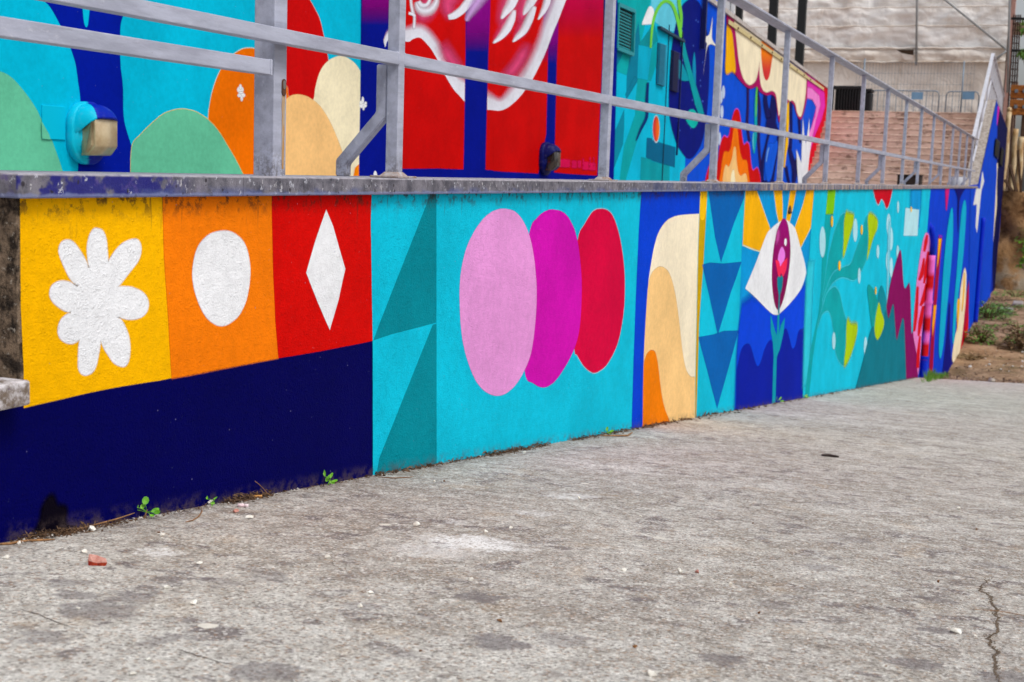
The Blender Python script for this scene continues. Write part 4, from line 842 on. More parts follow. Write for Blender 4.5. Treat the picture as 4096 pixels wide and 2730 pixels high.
# old tag painted over, smeared pink
for (x0, x1, y0, y1) in ((900, 1190, 955, 1120), (1240, 1370, 985, 1140), (1400, 1490, 985, 1135), (1530, 1690, 1020, 1190), (1710, 1880, 1050, 1205), (880, 930, 680, 1100), (1530, 1560, 930, 1060), (1715, 1740, 900, 1080), (1820, 1838, 900, 1080)):
    patch(A, 'painted_smear', 'D', [(x0, y0), ((x0 + x1) / 2, y0 - 14), (x1, y0 + 8), (x1 - 6, (y0 + y1) / 2), (x1, y1), ((x0 + x1) / 2, y1 + 10), (x0, y1 - 6), (x0 + 8, (y0 + y1) / 2)], S(206, 10, 78), .012)
# access cover beside the lamp
q0, q1 = Yp(*fr('U1', 352, 898), YA), Yp(*fr('U1', 556, 1200), YA)
MAT_COVER = NT('painted_cover'); MAT_COVER = MAT_COVER.done(S(0, 184, 218), .72, spec=.07)
co = box('access_cover', (q0.x, YA - .008, q1.z), (q1.x - .004, YA - .0001, q0.z), MAT_COVER, ba, .002)
WCv = Wall(ba, MAT_UPPER, (5, YA - .0082), (13.9, YA - .0082))
patch(WCv, 'painted_hill', 'U1', [(356, 1040), (420, 1150), (434, 1196), (360, 1188)], GRN, .001, smooth=False)

# bulkhead lamps
def lamp(x, z, label, body, split, glass):
    root = empty('wall_lamp', (x, YA, z), label, 'lamp', None)
    def P(px_, d, pz_): return (x + px_, YA - .012 - d, z + pz_)
    def stadium(w, h, n=9):
        r = w * .46; Pn = []
        for cx, cz, a0 in ((w / 2 - r, h / 2 - r, 0), (-w / 2 + r, h / 2 - r, pi / 2), (-w / 2 + r, -h / 2 + r, pi), (w / 2 - r, -h / 2 + r, 1.5 * pi)):
            for k in range(n): a = a0 + pi / 2 * k / (n - 1); Pn.append((cx + r * cos(a), cz + r * sin(a)))
        return Pn
    def colour(me):
        ca = me.color_attributes.new('Col', 'FLOAT_COLOR', 'POINT')
        for i, v in enumerate(me.vertices):
            lx = v.co.x - x; d = YA - v.co.y
            ca.data[i].color = (*(body[1] if lx > -.008 - .46 * d else body[0]), 1) if split else (*body[1], 1)
        for q in me.polygons: q.use_smooth = True
    bm = newbm(); rings = []
    for w, h, d in ((.262, .308, -.012), (.270, .316, .0), (.270, .316, .028), (.258, .304, .036), (.232, .270, .036), (.226, .262, .050), (.206, .236, .050), (.198, .226, .064), (.15, .17, .064)):
        rings.append([bm.verts.new(P(a, d, b)) for a, b in stadium(w, h)])
    for a, b in zip(rings, rings[1:]):
        n = len(a)
        for k in range(n): bm.faces.new((a[k], a[(k + 1) % n], b[(k + 1) % n], b[k]))
    bm.faces.new(rings[-1]); bmesh.ops.recalc_face_normals(bm, faces=bm.faces)
    bmesh.ops.subdivide_edges(bm, edges=[e for e in bm.edges if e.calc_length() > .03], cuts=9)
    me = bpy.data.meshes.new('lamp_body'); bm.to_mesh(me); bm.free(); colour(me); link_mesh('lamp_body', me, MAT_VCOL, root)
    # hood: eyelid lofted from the upper rim of the body to a forward lip
    bm = newbm(); N = 90; M = 18; rows = []
    for i in range(N + 1):
        t = i / N; a = pi * (1 - t)
        bxp = .122 * cos(a); ca_, sa = cos(a), sin(a); sq = lambda c_, e: math.copysign(abs(c_) ** e, c_)
        bp = Vector((.124 * sq(ca_, .7), .034, .01 + .135 * sq(sa, .8))); rim = Vector((.112 * sq(ca_, .42), .036 + .112 * sq(sa, .75), -.01 + .088 * sq(sa, .8)))
        mid = (bp + rim) / 2 + Vector((.006 * ca_, .022 * sa, .040 * sa)); row = []
        for j in range(M + 1):
            s_ = j / M; p = bp * (1 - s_) ** 2 + mid * 2 * s_ * (1 - s_) + rim * s_ ** 2; row.append(bm.verts.new(P(p.x, p.y, p.z)))
        inn = rim * .93 + Vector((0, .002, -.001)); row.append(bm.verts.new(P(inn.x, inn.y - .004, inn.z))); inn2 = rim * .9; row.append(bm.verts.new(P(inn2.x, max(.03, inn2.y - .03), inn2.z + .002))); rows.append(row)
    for a, b in zip(rows, rows[1:]):
        for j in range(M + 2): bm.faces.new((a[j], b[j], b[j + 1], a[j + 1]))
    me = bpy.data.meshes.new('hood'); bm.to_mesh(me); bm.free(); colour(me); link_mesh('hood', me, MAT_VCOL, root)
    bm = newbm(); prof = [(.046, .078), (.128, .072), (.133, .066), (.133, -.060), (.128, -.070), (.098, -.103), (.088, -.110), (.046, -.112)]; w = .098
    va = [bm.verts.new(P(-w, d, zz)) for d, zz in prof]; vb = [bm.verts.new(P(w, d, zz)) for d, zz in prof]; n = len(prof)
    bm.faces.new(va[::-1]); bm.faces.new(vb)
    for i in range(n): bm.faces.new((va[i], va[(i + 1) % n], vb[(i + 1) % n], vb[i]))
    bmesh.ops.bevel(bm, geom=[e for f_ in bm.faces if len(f_.verts) == n for e in f_.edges], offset=.014, segments=4, affect='EDGES'); bmesh.ops.recalc_face_normals(bm, faces=bm.faces)
    obj('diffuser', bm, glass, root, True)
    return root
lamp(5.577, .147, 'bulkhead wall lamp with beige diffuser and half cyan half blue hood', (S(0, 184, 214), S(0, 30, 160)), True, MAT_BEIGE)
lamp(12.18, .147, 'blue hooded bulkhead lamp with dark glass beside the pink smear', (S(0, 14, 90), S(0, 8, 84)), False, MAT_GLASS)

# ------------------------------------------------------------------ painted building, far part (turns slightly)
B0, B1 = (13.93, 2.812), (39.62, 4.508)
bb = empty('painted_annex', (20, 3.2, -.39), 'lower painted wall with doors, flame and star running up to the stairs', 'building')
B = Wall(bb, MAT_UPPER, B0, B1)
def bq(u, v): return B.px(u, v)
BT = 2.655; LB_ = (Vector((*B1, 0)) - Vector((*B0, 0))).length
bm = newbm()
for s0, s1, z1 in ((0, 5.93, 6.4), (5.93, LB_, BT - .07)):
    P4 = [B.w((s0, -4.5), -.0002), B.w((s1, -4.5), -.0002), B.w((s1, z1), -.0002), B.w((s0, z1), -.0002)]
    a = [bm.verts.new(p) for p in P4]; b = [bm.verts.new(p - B.n * .35) for p in P4]
    bm.faces.new(a); bm.faces.new(b[::-1])
    for i in range(4): bm.faces.new((a[i], b[i], b[(i + 1) % 4], a[(i + 1) % 4]))
bmesh.ops.recalc_face_normals(bm, faces=bm.faces)
obj('wall_body', bm, simple('plain_plaster_b', S(150, 150, 160), .8), bb)
c5 = (B.w((5.94, BT - .07), .035) + B.w((LB_, BT - .07), .035)) / 2
bm = newbm(); bar(bm, B.w((5.94, BT - .035), -.16), B.w((LB_, BT - .035), -.16), .40, .07); obj('wall_cap', bm, MAT_CAP, bb)
BE = (lambda u, v: bq(u, v))
patch(B, 'painted_panel', 'P', [(2404, -900), (2800, -900), (2800, 800), (2404, 800)], S(0, 180, 214), smooth=False, label='turquoise panel with doors')
patch(B, 'painted_panel', 'P', [(2770, -900), (2826, -60), (2905, 49), (3250, 306), (3311, 358), (3311, 470), (3206, 800), (2720, 800), (2740, 700)], S(0, 78, 212), .02, smooth=False, label='blue panel')
TG = S(0, 160, 166); TD = S(0, 122, 152)
for q, cc in (([(985, -300), (1310, -300), (1290, 0), (1200, 380), (1080, 640), (985, 600)], S(0, 166, 170)), ([(1310, -300), (1560, -300), (1500, 270), (1420, 260), (1330, 190), (1290, 90)], S(96, 200, 224)), ([(1185, 190), (1200, 390), (1185, 680), (1080, 850), (1085, 640), (1110, 500)], TD),
              ([(1185, 388), (1320, 200), (1352, 350), (1290, 412)], S(0, 140, 150)), ([(1300, 410), (1340, 350), (1335, 560), (1290, 690), (1262, 690)], S(0, 158, 168)), ([(1185, 388), (1300, 410), (1262, 692), (1175, 672)], S(0, 168, 200)), ([(1178, 676), (1262, 692), (1250, 860), (1250, 1010), (1165, 1220), (1155, 900)], TG),
              ([(1150, 660), (1178, 676), (1080, 850), (1072, 810)], TD), ([(1062, 940), (1060, 1110), (1052, 1230), (962, 1470), (975, 1150)], S(0, 130, 156)), ([(1180, 920), (1250, 970), (1250, 1010), (1165, 1220), (1045, 1640), (1010, 1640), (1060, 1260)], TG),
              ([(985, 420), (1050, 460), (985, 590)], TD), ([(1255, 1183), (1300, 1190), (1300, 1205), (1500, 1265), (1495, 1432), (1290, 1370), (1248, 1345)], S(0, 98, 138)), ([(1205, 1350), (1290, 1368), (1290, 1385), (1450, 1425), (1448, 1640), (1198, 1640)], S(0, 152, 164))):
    patch(B, 'painted_shard', 'U3', q, cc, .01, smooth=False)
stroke(B, 'painted_edge', 'U3', [(1262, 700, 30), (1252, 860, 36), (1250, 1000, 36), (1200, 1110, 30), (1160, 1210, 12)], S(6, 40, 110), (.15, .9), .04)
patch(B, 'painted_circle', 'U3', ell(1335, 1105, 27, 105), S(204, 10, 40), .01, grad=lambda u, v: mixc(S(200, 0, 50), S(240, 120, 10), (u - 2620) / 16), label='red and orange oval', line=(S(180, 210, 220), .01))
patch(B, 'painted_petal', 'U3', [(1275, 62), (1310, 78), (1316, 130), (1300, 205, c), (1212, 210, c), (1238, 140)], WHT, .01, label='white petal')
patch(B, 'painted_oval', 'U3', [(1640, 0), (1700, 30), (1740, 130), (1780, 350), (1790, 600), (1770, 950), (1730, 1200), (1660, 1330), (1600, 1350), (1540, 1280), (1500, 1200), (1450, 1000), (1445, 750), (1470, 400), (1520, 150), (1570, 40)], S(2, 18, 118), .02, label='navy starry oval')
for i in range(26):
    a = rng.uniform(0, 2 * pi); r = math.sqrt(rng.random()); x = 1620 + 140 * r * cos(a); y = 680 + 600 * r * sin(a); patch(B, 'painted_dot', 'U3', ell(x, y, 3.5, 6, 6), S(60, 90, 190), .012)
patch(B, 'painted_spindle', 'U3', [(1660, 450), (1672, 600), (1668, 830), (1650, 720), (1645, 550)], S(0, 136, 180), .01)
patch(B, 'painted_bud', 'U3', [(1590, 1030), (1650, 1096), (1690, 1040), (1672, 960), (1630, 940), (1600, 970)], S(0, 176, 166), .012, label='mint bud')
GL = S(112, 204, 66)
stroke(B, 'painted_stem', 'U3', [(1285, 412, 18), (1300, 230, 22), (1330, 110, 26), (1380, 30, 28), (1430, 12, 30), (1480, 60, 30), (1525, 200, 32), (1560, 390, 34)], GL, (.12, .12))
stroke(B, 'painted_stem', 'U3', [(1522, -300, 34), (1528, 0, 34), (1545, 130, 30), (1550, 240, 10)], GL, (.12, .12))
stroke(B, 'painted_stem', 'U3', [(1556, 360, 34), (1590, 520, 44), (1640, 700, 46), (1690, 880, 60), (1720, 985, 50)], S(0, 150, 160), (.12, .12))
patch(B, 'painted_leaf', 'U3', [(1510, 520), (1550, 540), (1590, 620), (1612, 690, c), (1560, 690), (1525, 670, c)], S(0, 146, 168), .01)
patch(B, 'painted_star', 'U3', [(1815, 145, c), (1809, 270), (1812, 340), (1850, 400, c), (1800, 378), (1766, 420), (1735, 640, c), (1762, 420), (1765, 370), (1730, 320, c), (1778, 308), (1796, 260)], S(232, 230, 220), .008, label='white four-pointed star')
for x, y in ((1908, 790), (1895, 960), (1875, 1190), (1888, 830)): patch(B, 'painted_drop', 'U3', ell(x, y, 12, 48), S(190, 206, 232), .03)
# doors with louvres, set in the turquoise part
def bquad(name, f, pts, off0, off1, mat, parent=bb, bev=.0):
    Q = [B.px(*fr(f, *p)) for p in pts]; bm = newbm(); a = [bm.verts.new(B.w(q, off1)) for q in Q]; b = [bm.verts.new(B.w(q, off0)) for q in Q]; n = len(Q)
    bm.faces.new(a)
    for i in range(n): bm.faces.new((a[i], b[i], b[(i + 1) % n], a[(i + 1) % n]))
    bmesh.ops.recalc_face_normals(bm, faces=bm.faces); return obj(name, bm, mat, parent)
MAT_DKT = simple('dark_teal_iron', S(10, 60, 84), .6); MAT_NVI = simple('navy_painted_iron', S(4, 16, 86), .5); MAT_CYI = simple('cyan_painted_iron', S(0, 150, 186), .5)
bquad('door_header', 'U3', [(1345, 225), (1555, 345), (1555, 366), (1345, 246)], .0, .05, MAT_DKT)
dg = B.px(*fr('U3', 1410, 900)); bm = newbm(); bar(bm, B.w((dg[0], -.3), .012), B.w((dg[0], 1.95), .012), .012, .006); obj('door_gap', bm, MAT_DKT, bb)
dg = B.px(*fr('U3', 1535, 700)); bm = newbm(); bar(bm, B.w((dg[0], .3), .012), B.w((dg[0], 1.95), .012), .025, .02); obj('door_jamb', bm, MAT_NVI, bb)
dg = B.px(*fr('U3', 1718, 200)); bm = newbm(); bar(bm, B.w((dg[0], B.px(*fr('U3', 1705, 420))[1]), .05), B.w((dg[0], 3.2), .05), .06, .06); obj('drain_pipe', bm, MAT_NVI, bb)
for x0, x1, y0, y1, sl, N, lm, bm_ in ((1345, 1405, 365, 720, .38, 22, MAT_CYI, MAT_DKT), (1462, 1518, 430, 770, .42, 20, MAT_NVI, MAT_BLACK)):
    q = [(x0, y0), (x1, y0 + (x1 - x0) * sl), (x1 - 14, y1 + (x1 - x0) * sl), (x0 - 14, y1)]
    lv = bquad('louvre', 'U3', q, .0, .016, bm_); bm = newbm(); Q = [B.px(*fr('U3', *p)) for p in q]
    for k in range(N):
        t = (k + .5) / N; a = [Q[0][i] + (Q[3][i] - Q[0][i]) * t for i in (0, 1)]; b = [Q[1][i] + (Q[2][i] - Q[1][i]) * t for i in (0, 1)]
        bar(bm, B.w(a, .026), B.w(b, .026), .03, abs(Q[0][1] - Q[3][1]) / N * .52)
    tagp(obj('louvre_blades', bm, lm, lv), kind='stuff')
# square vent near the fold
q = [(985, 40), (1125, 100), (1112, 468), (972, 412)]
vt = bquad('vent', 'U3', q, .0, .012, MAT_DARK); Q = [B.px(*fr('U3', *p)) for p in [(985, 75), (1100, 128), (1088, 450), (972, 402)]]
N = 12; MAT_VS = simple('teal_vent_slat', S(0, 150, 160), .5)
for k in range(N):
    t = (k + .3) / N; a = [Q[0][i] + (Q[3][i] - Q[0][i]) * t for i in (0, 1)]; b = [Q[1][i] + (Q[2][i] - Q[1][i]) * t for i in (0, 1)]
    bm = newbm(); bar(bm, B.w(a, .028), B.w(b, .028), .016, .013, up=(B.n.x, B.n.y, .9)); obj('slat', bm, MAT_VS, vt)
Q = [B.px(*fr('U3', *p)) for p in q]; bm = newbm()
for i in range(4): bar(bm, B.w(Q[i], .03), B.w(Q[(i + 1) % 4], .03), .04, .04)
obj('vent_frame', bm, MAT_VS, vt)
# dark stitched strip at the fold
for k in range(26):
    s_, z_ = B.px(*fr('U3', 888, -20 + 15 * k)); bm = newbm(); bx(bm, A.w(A.px(*fr('U3', 884, -20 + 15 * k)), .002) - Vector((.012, .004, .016)), A.w(A.px(*fr('U3', 884, -20 + 15 * k)), .002) + Vector((.012, .004, .012)))
    obj('rivet', bm, MAT_BLACK, ba)
# blue forms behind the flame
DK = S(8, 12, 86); DP = S(36, 14, 84)
for st in ([(-300, -420, 60), (-240, -100, 50), (-150, 120, 40)],):
    pass
for st in ([(1240, -700, 50), (1240, -300, 50), (1230, 0, 60), (1270, 300, 50)], [(1380, -760, 40), (1440, -300, 60), (1420, 150, 70), (1440, 500, 50), (1490, 1020, 60)], [(1600, 150, 50), (1540, 400, 46), (1500, 620, 60), (1480, 1020, 70)], [(1770, 180, 60), (1735, 450, 66), (1690, 700, 70), (1640, 1020, 90)],
           [(1700, -640, 90), (1680, -300, 150), (1640, -60, 200), (1660, 60, 260), (1750, 120, 100)], [(1560, -700, 50), (1540, -400, 90), (1600, -100, 120)], [(1980, -560, 70), (1970, -200, 80), (1985, 60, 50), (1975, 300, 60), (1960, 420, 80)], [(1950, 380, 60), (1990, 560, 90), (2040, 760, 120), (2020, 1020, 60)], [(1890, 700, 60), (1920, 880, 60), (1950, 1020, 50)], [(2120, -560, 60), (2120, -200, 70), (2130, 120, 50), (2140, 320, 30)], [(2090, 560, 60), (2060, 760, 90), (2030, 1020, 40)], [(1500, 960, 40), (1600, 985, 60), (1720, 990, 60)]):
    stroke(B, 'painted_vein', 'U6', st, DK if rng.random() < .65 else DP, (.35, .35), .03)
patch(B, 'painted_blob', 'U6', [(1600, 330), (1680, 330), (1740, 280), (1745, 420), (1700, 620), (1640, 900), (1585, 965), (1545, 850), (1535, 650), (1555, 450)], S(0, 86, 216), .03, label='blue blob')
stroke(B, 'painted_highlight', 'U6', [(1605, 380, 24), (1575, 480, 34), (1552, 650, 16)], S(110, 160, 226), (.6, .6), .1)
stroke(B, 'painted_stem', 'U6', [(1390, -620, 30), (1370, -300, 50), (1375, 0, 60), (1360, 250, 70), (1345, 420, 50), (1345, 495, 16)], S(0, 158, 176), (.4, .4), .02)
stroke(B, 'painted_stem', 'U6', [(1392, -700, 24), (1385, -420, 40), (1380, -120, 26)], S(90, 190, 70), (.4, .4), .1)
stroke(B, 'painted_highlight', 'U6', [(1335, 130, 20), (1325, 280, 30), (1335, 450, 12)], S(90, 190, 210), (.5, .5), .1)
RO = S(200, 4, 4)
patch(B, 'painted_flame', 'U6', [(500, 1120, c), (515, 940), (530, 860), (580, 695), (640, 640), (715, 640), (745, 450), (780, 290), (830, 200), (885, 225), (920, 160), (940, 40), (975, -130), (1010, -235), (1048, -262), (1085, -225), (1110, -100), (1125, 80), (1145, 240), (1170, 345), (1205, 320), (1235, 310), (1265, 370), (1280, 520), (1295, 680), (1325, 785), (1360, 765), (1395, 740), (1425, 790), (1450, 900), (1470, 1120, c)], RO, .006, label='red flame', line=(S(196, 70, 200), .016))
patch(B, 'painted_flame', 'U6', [(720, 1120, c), (745, 960), (770, 840), (800, 600), (830, 480), (860, 460), (905, 470), (945, 400), (970, 250), (990, 80), (1008, -30), (1025, -70), (1045, -20), (1065, 120), (1085, 330), (1110, 500), (1150, 605), (1190, 605), (1225, 640), (1245, 800), (1290, 1120, c)], S(238, 116, 0), .016, label='orange flame')
patch(B, 'painted_flame', 'U6', [(795, 1120, c), (805, 960), (825, 800), (860, 690), (905, 725), (940, 660), (970, 560), (990, 430), (1012, 380), (1032, 430), (1045, 620), (1070, 800), (1110, 880), (1160, 850), (1195, 840), (1220, 900), (1240, 1120, c)], S(244, 194, 124), .016, label='peach flame')
patch(B, 'painted_flame', 'U6', [(940, 1120), (955, 860), (990, 775), (1008, 850), (1024, 1120)], S(240, 230, 190), .02)
patch(B, 'painted_stripe', 'U6', [(1900, -900), (1945, -900), (1942, 0), (1930, 330), (1900, 500), (1872, 730), (1853, 722), (1870, 450), (1892, 200), (1895, 0)], S(238, 184, 0), .012, smooth=False, label='yellow stripe')
# pink edge by the stairs, drips at the top
patch(B, 'painted_band', 'P', [(3218, 288), (3250, 312), (3313, 360), (3315, 480), (3302, 520), (3215, 800), (3165, 800), (3225, 640), (3262, 470), (3268, 420), (3220, 372)], S(206, 4, 36), .02, smooth=False, label='red band along the stairs')
patch(B, 'painted_band', 'U4', [(822, 590), (860, 575), (895, 600), (905, 650), (972, 735), (978, 830), (950, 935), (900, 1055), (850, 1220), (800, 1480), (770, 1480), (820, 1200), (880, 960), (910, 840), (905, 800), (820, 720)], S(214, 44, 170), .04, smooth=False)
patch(B, 'painted_band', 'U4', [(820, 690), (870, 700), (930, 760), (940, 820), (905, 940), (880, 1060), (830, 1200), (850, 1060), (900, 920), (908, 830), (880, 775), (820, 760)], S(230, 128, 206), .05, smooth=False)
patch(B, 'painted_burst', 'U6', [(2110, 1120), (2085, 760), (2068, 420), (2120, 560), (2155, 660), (2165, 300), (2182, -120), (2205, 200), (2232, 330), (2270, 80), (2292, -120), (2290, 300), (2340, 180), (2290, 560), (2235, 1120)], S(222, 226, 234), .015, smooth=False, label='white burst')
patch(B, 'painted_drips', 'U4', [(204, 112, c), (270, 172, c), (560, 390, c), (840, 590, c), (836, 760), (812, 880), (785, 938), (755, 900), (735, 830), (710, 800), (690, 800), (640, 900), (618, 960), (605, 900), (590, 780), (560, 742), (515, 747), (470, 722), (440, 680), (400, 694), (360, 682), (300, 620), (245, 555), (195, 560), (205, 400)], S(166, 0, 92), .012, label='maroon drips under the wall top')
patch(B, 'painted_drips', 'U4', [(205, 230), (215, 220), (245, 270), (262, 420), (272, 555), (245, 552), (197, 562), (200, 400)], S(238, 172, 0), .05, label='yellow drip')
patch(B, 'painted_drips', 'U4', [(262, 172, c), (470, 320, c), (460, 500), (436, 620), (400, 660), (368, 657), (330, 600), (300, 480), (280, 300)], S(240, 228, 196), .02, label='first cream drip')
patch(B, 'painted_drips', 'U4', [(472, 322, c), (832, 592, c), (824, 740), (800, 880), (782, 914), (760, 888), (742, 812), (720, 786), (700, 790), (668, 760), (640, 720), (626, 850), (615, 908), (605, 840), (590, 740), (560, 710), (515, 722), (482, 690), (464, 600), (464, 450)], S(240, 228, 196), .02, label='second cream drip')
patch(B, 'painted_drop', 'U4', [(478, 325, c), (572, 395, c), (560, 470), (540, 590), (517, 628), (495, 590), (480, 490), (474, 400)], OR2, .02, grad=lambda u, v: mixc(S(240, 126, 0), S(206, 50, 50), (v - 210) / 70), label='orange drop')
# iron strip with bolts along the top
z0 = BT - .17; bm = newbm(); s0 = B.px(2908, 70)[0]; s1 = LB_ - 1.9
bar(bm, B.w((s0, z0), .03), B.w((s1, z0), .03), .012, .07); tr = obj('trim_strip', bm, simple('cream_painted_iron', S(214, 196, 140), .6), bb)
for k in range(9):
    s_ = s0 + .9 + k * 1.45; bm = newbm(); bmesh.ops.create_cone(bm, segments=8, radius1=.022, radius2=.018, depth=.02, cap_ends=True, matrix=Matrix.Translation(B.w((s_, z0 - .01), .045)) @ Matrix.Rotation(pi / 2, 4, 'X')); obj('bolt', bm, MAT_IRON, tr)

# ------------------------------------------------------------------ stairs
st = empty('staircase', (36.5, 2.4, -.39), 'wide worn stone stairs climbing to the tarpaulin covered building', 'stairs')
NS = 13; TRD = (STX1 - STX0) / (NS - 1)
step_me = None
for k in range(NS):
    z = LANDZ - RIS * (NS - 1 - k); x = STX0 + TRD * k
    yl = 4.15 + .066 * (x - 34.5) + .25
    s_ = box('step', (x, .345, z - RIS - .05), (x + TRD + .3 if k < NS - 1 else 40.9, yl, z - .03), MAT_STAIR, st)
    box('tread', (x - .013, .346, z - .0298), (x + TRD + .02 if k < NS - 1 else STX1 + .6, yl - .01, z), MAT_NOSE, s_, .006)
# landing things
cr = empty('plastic_crate', (41.2, 4.2, LANDZ), 'large black slatted plastic crate standing at the top of the stairs', 'crate')
p0, p1 = X(3335, 345, 41.0), X(3447, 345, 41.0); zt = 2.80
box('crate_core', (41.06, p1.y + .05, LANDZ), (41.8, p0.y - .05, zt - .06), MAT_DARK, cr)
for k in range(11):
    y = p1.y + (p0.y - p1.y) * k / 10; box('slat', (41.0, y - .018, LANDZ + .02), (41.05, y + .018, zt - .08), MAT_BLACKP, cr)
box('rim', (40.98, p1.y - .02, zt - .10), (41.85, p0.y + .02, zt), MAT_BLACKP, cr, .03, 2); box('skid', (41.0, p1.y, LANDZ), (41.8, p0.y, LANDZ + .06), MAT_BLACKP, cr)
p0, p1 = X(3456, 355, 41.6), X(3488, 355, 41.6)
bn = empty('rubbish_bin', (41.8, (p0.y + p1.y) / 2, LANDZ), 'black rounded bin beside the slatted crate', 'bin')
box('bin_body', (41.6, p1.y, LANDZ), (42.1, p0.y + .14, 2.66), MAT_BLACKP, bn, .06, 3); box('bin_lid', (41.58, p1.y - .01, 2.661), (42.12, p0.y + .15, 2.76), MAT_BLACKP, bn, .03, 2)
def barrier(u0, u1, x, pu, label):
    a, b = X(u0, 358, x), X(u1, 364, x); y0, y1 = b.y, a.y; zt = 2.80
    r = empty('crowd_barrier', (x, (y0 + y1) / 2, LANDZ), label, 'barrier', 'crowd barriers at the top of the stairs'); bm = newbm()
    tube(bm, [(x, y0, LANDZ + .05), (x, y0, zt - .12), (x, y0 + .05, zt - .02), (x, y0 + .12, zt), (x, y1 - .12, zt), (x, y1 - .05, zt - .02), (x, y1, zt - .12), (x, y1, LANDZ + .05)], .019, 8); obj('frame', bm, MAT_BARRIER, r, True)
    n = int((y1 - y0) / .17)
    for k in range(1, n): bm = newbm(); y = y0 + (y1 - y0) * k / n; tube(bm, [(x, y, LANDZ + .12), (x, y, zt - .02)], .009, 6); obj('bar', bm, MAT_BARRIER, r)
    bm = newbm(); tube(bm, [(x, y0, LANDZ + .12), (x, y1, LANDZ + .12)], .012, 6); obj('bottom_rail', bm, MAT_BARRIER, r)
    c_ = X(pu, 384, x - .015); box('plate', (x - .024, c_.y - .17, c_.z - .11), (x - .012, c_.y + .17, c_.z + .11), MAT_PLATE, r)
    for y in (y0 + .2, y1 - .2): box('foot', (x - .3, y - .03, LANDZ + .001), (x + .3, y + .03, LANDZ + .03), MAT_BARRIER, r)
barrier(3490, 3758, 43.0, 3669, 'crowd barrier with blue plate, next to the black bin'); barrier(3787, 3918, 43.2, 3874, 'crowd barrier with blue plate, nearest the stair railing')
for u, v0, v1, lb in ((3857, 245, 445, 'slim grey fence pole rising behind the right barrier'), (3460, 235, 345, 'slim grey fence pole rising behind the black bin')):
    a = X(u, v0, 45.0); bm = newbm(); tube(bm, [(45, a.y, LANDZ), (45, a.y, a.z)], .024, 8); o = obj('fence_pole', bm, MAT_BARRIER, None, True); tagp(o, lb, 'pole', 'fence poles on the terrace')
mf = empty('mesh_fence', (45.1, 2.4, LANDZ), 'tall wire mesh fence in front of the tarpaulin', 'fence'); bm = newbm(); a, b = X(3420, 250, 45.1), X(3900, 252, 45.1)
k = b.y
while k < a.y: bar(bm, (45.1, k, LANDZ), (45.1, k, a.z), .007); k += .10
for j in range(6): z_ = LANDZ + .1 + (a.z - LANDZ - .1) * j / 5; bar(bm, (45.1, b.y, z_), (45.1, a.y, z_), .008)
tagp(obj('wire_mesh', bm, MAT_BARRIER, mf), kind='stuff')
# dark columns and a white frame beyond the annex
for (u0, u1, x, lb) in ((3078, 3111, 44, 'middle black steel column rising behind the painted annex'), (3193, 3226, 44, 'black steel column nearest the crates, behind the annex'), (2945, 2971, 44, 'dark column next to the white frame, behind the annex')):
    a, b = X(u0, 30, x), X(u1, 30, x); r = empty('steel_column', (x, (a.y + b.y) / 2, LANDZ), lb, 'column', 'black columns on the terrace')
    box('shaft', (x - .1, b.y, LANDZ), (x + .12, a.y, 9.0), MAT_BLACK, r, .01); box('column_base', (x - .2, b.y - .1, LANDZ), (x + .22, a.y + .1, LANDZ + .03), MAT_BLACK, r)
r = empty('window_frame', (43, 8.5, LANDZ), 'white painted frame seen above the annex beside the railing post', 'frame')
for u0, u1 in ((2902, 2921), (2925, 2937)):
    a, b = X(u0, 20, 43), X(u1, 20, 43); box('frame_bar', (42.95, b.y, LANDZ), (43.1, a.y, 9), MAT_WHITE, r)
a, b = X(2921, 20, 43.05), X(2925, 20, 43.05); box('glass_strip', (43.0, b.y, LANDZ), (43.05, a.y, 9), simple('dark_green_glass', S(20, 60, 60), .2), r)
# box, bucket and pipe at the foot of the stairs
a, b = X(3590, 702, 33.2), X(3682, 702, 33.2); bxo = empty('wooden_box', (33.4, (a.y + b.y) / 2, -.39), 'dark brown box standing at the foot of the stairs', 'box')
bm = newbm(); bx(bm, (33.2, b.y, -.39), (33.8, a.y, a.z), .01); obj('box_body', bm, MAT_BOX, bxo); box('box_lid', (33.18, b.y - .02, a.z + .001), (33.82, a.y + .02, a.z + .025), MAT_BOX, bxo)
a = X(3830, 708, 32.6); r = empty('bucket', (32.6, a.y, -.39), 'pale bucket by the far end of the railing', 'bucket'); bm = newbm()
tube(bm, [(32.6, a.y, -.39), (32.6, a.y, -.1), (32.6, a.y, a.z)], .1, 14, [.13, .16, .19]); obj('bucket_body', bm, MAT_BUCKET, r, True)

# ------------------------------------------------------------------ tarpaulin covered building
XT = 64.0
tb = empty('covered_building', (XT, 6, LANDZ), 'building wrapped in pale tarpaulin sheets with scaffold poles', 'building')
def tz(v, u=3400): return X(u, v, XT).z
yr = X(4041, 0, XT).y; yl = 17.5
box('building_core', (XT + .6, yr + .3, -4), (XT + 9, yl + 1, 24), simple('dark_masonry', S(70, 56, 46), .9), tb)
def sheet(z0, z1, mat, xo, amp, seed, skew=0, y0=yr, y1=yl, sag=.0):
    def fn(u, v):
        y = y0 + (y1 - y0) * u; z = z0 + (z1 - z0) * v + (sag * (abs(sin(pi * u * 7)) - .5) * (1 - v))
        p = Vector((y * .9 + skew * z, z * 1.1, seed)); w = amp * (mnoise.noise(p) + .5 * mnoise.noise(p * 2.3) + .25 * mnoise.noise(p * 5.1)); b = sin(pi * min(1, max(0, v)))
        w2 = .5 * amp * (1 - abs(mnoise.noise(Vector((y * .55 + z * .5, z * .35 - y * .2, seed + 3)))) * 3)
        return Vector((XT - xo - (w + w2) * (.25 + .75 * b) - .22 * amp * b, y, z))
    return grid('tarpaulin_sheet', fn, 150, 22, mat, tb)
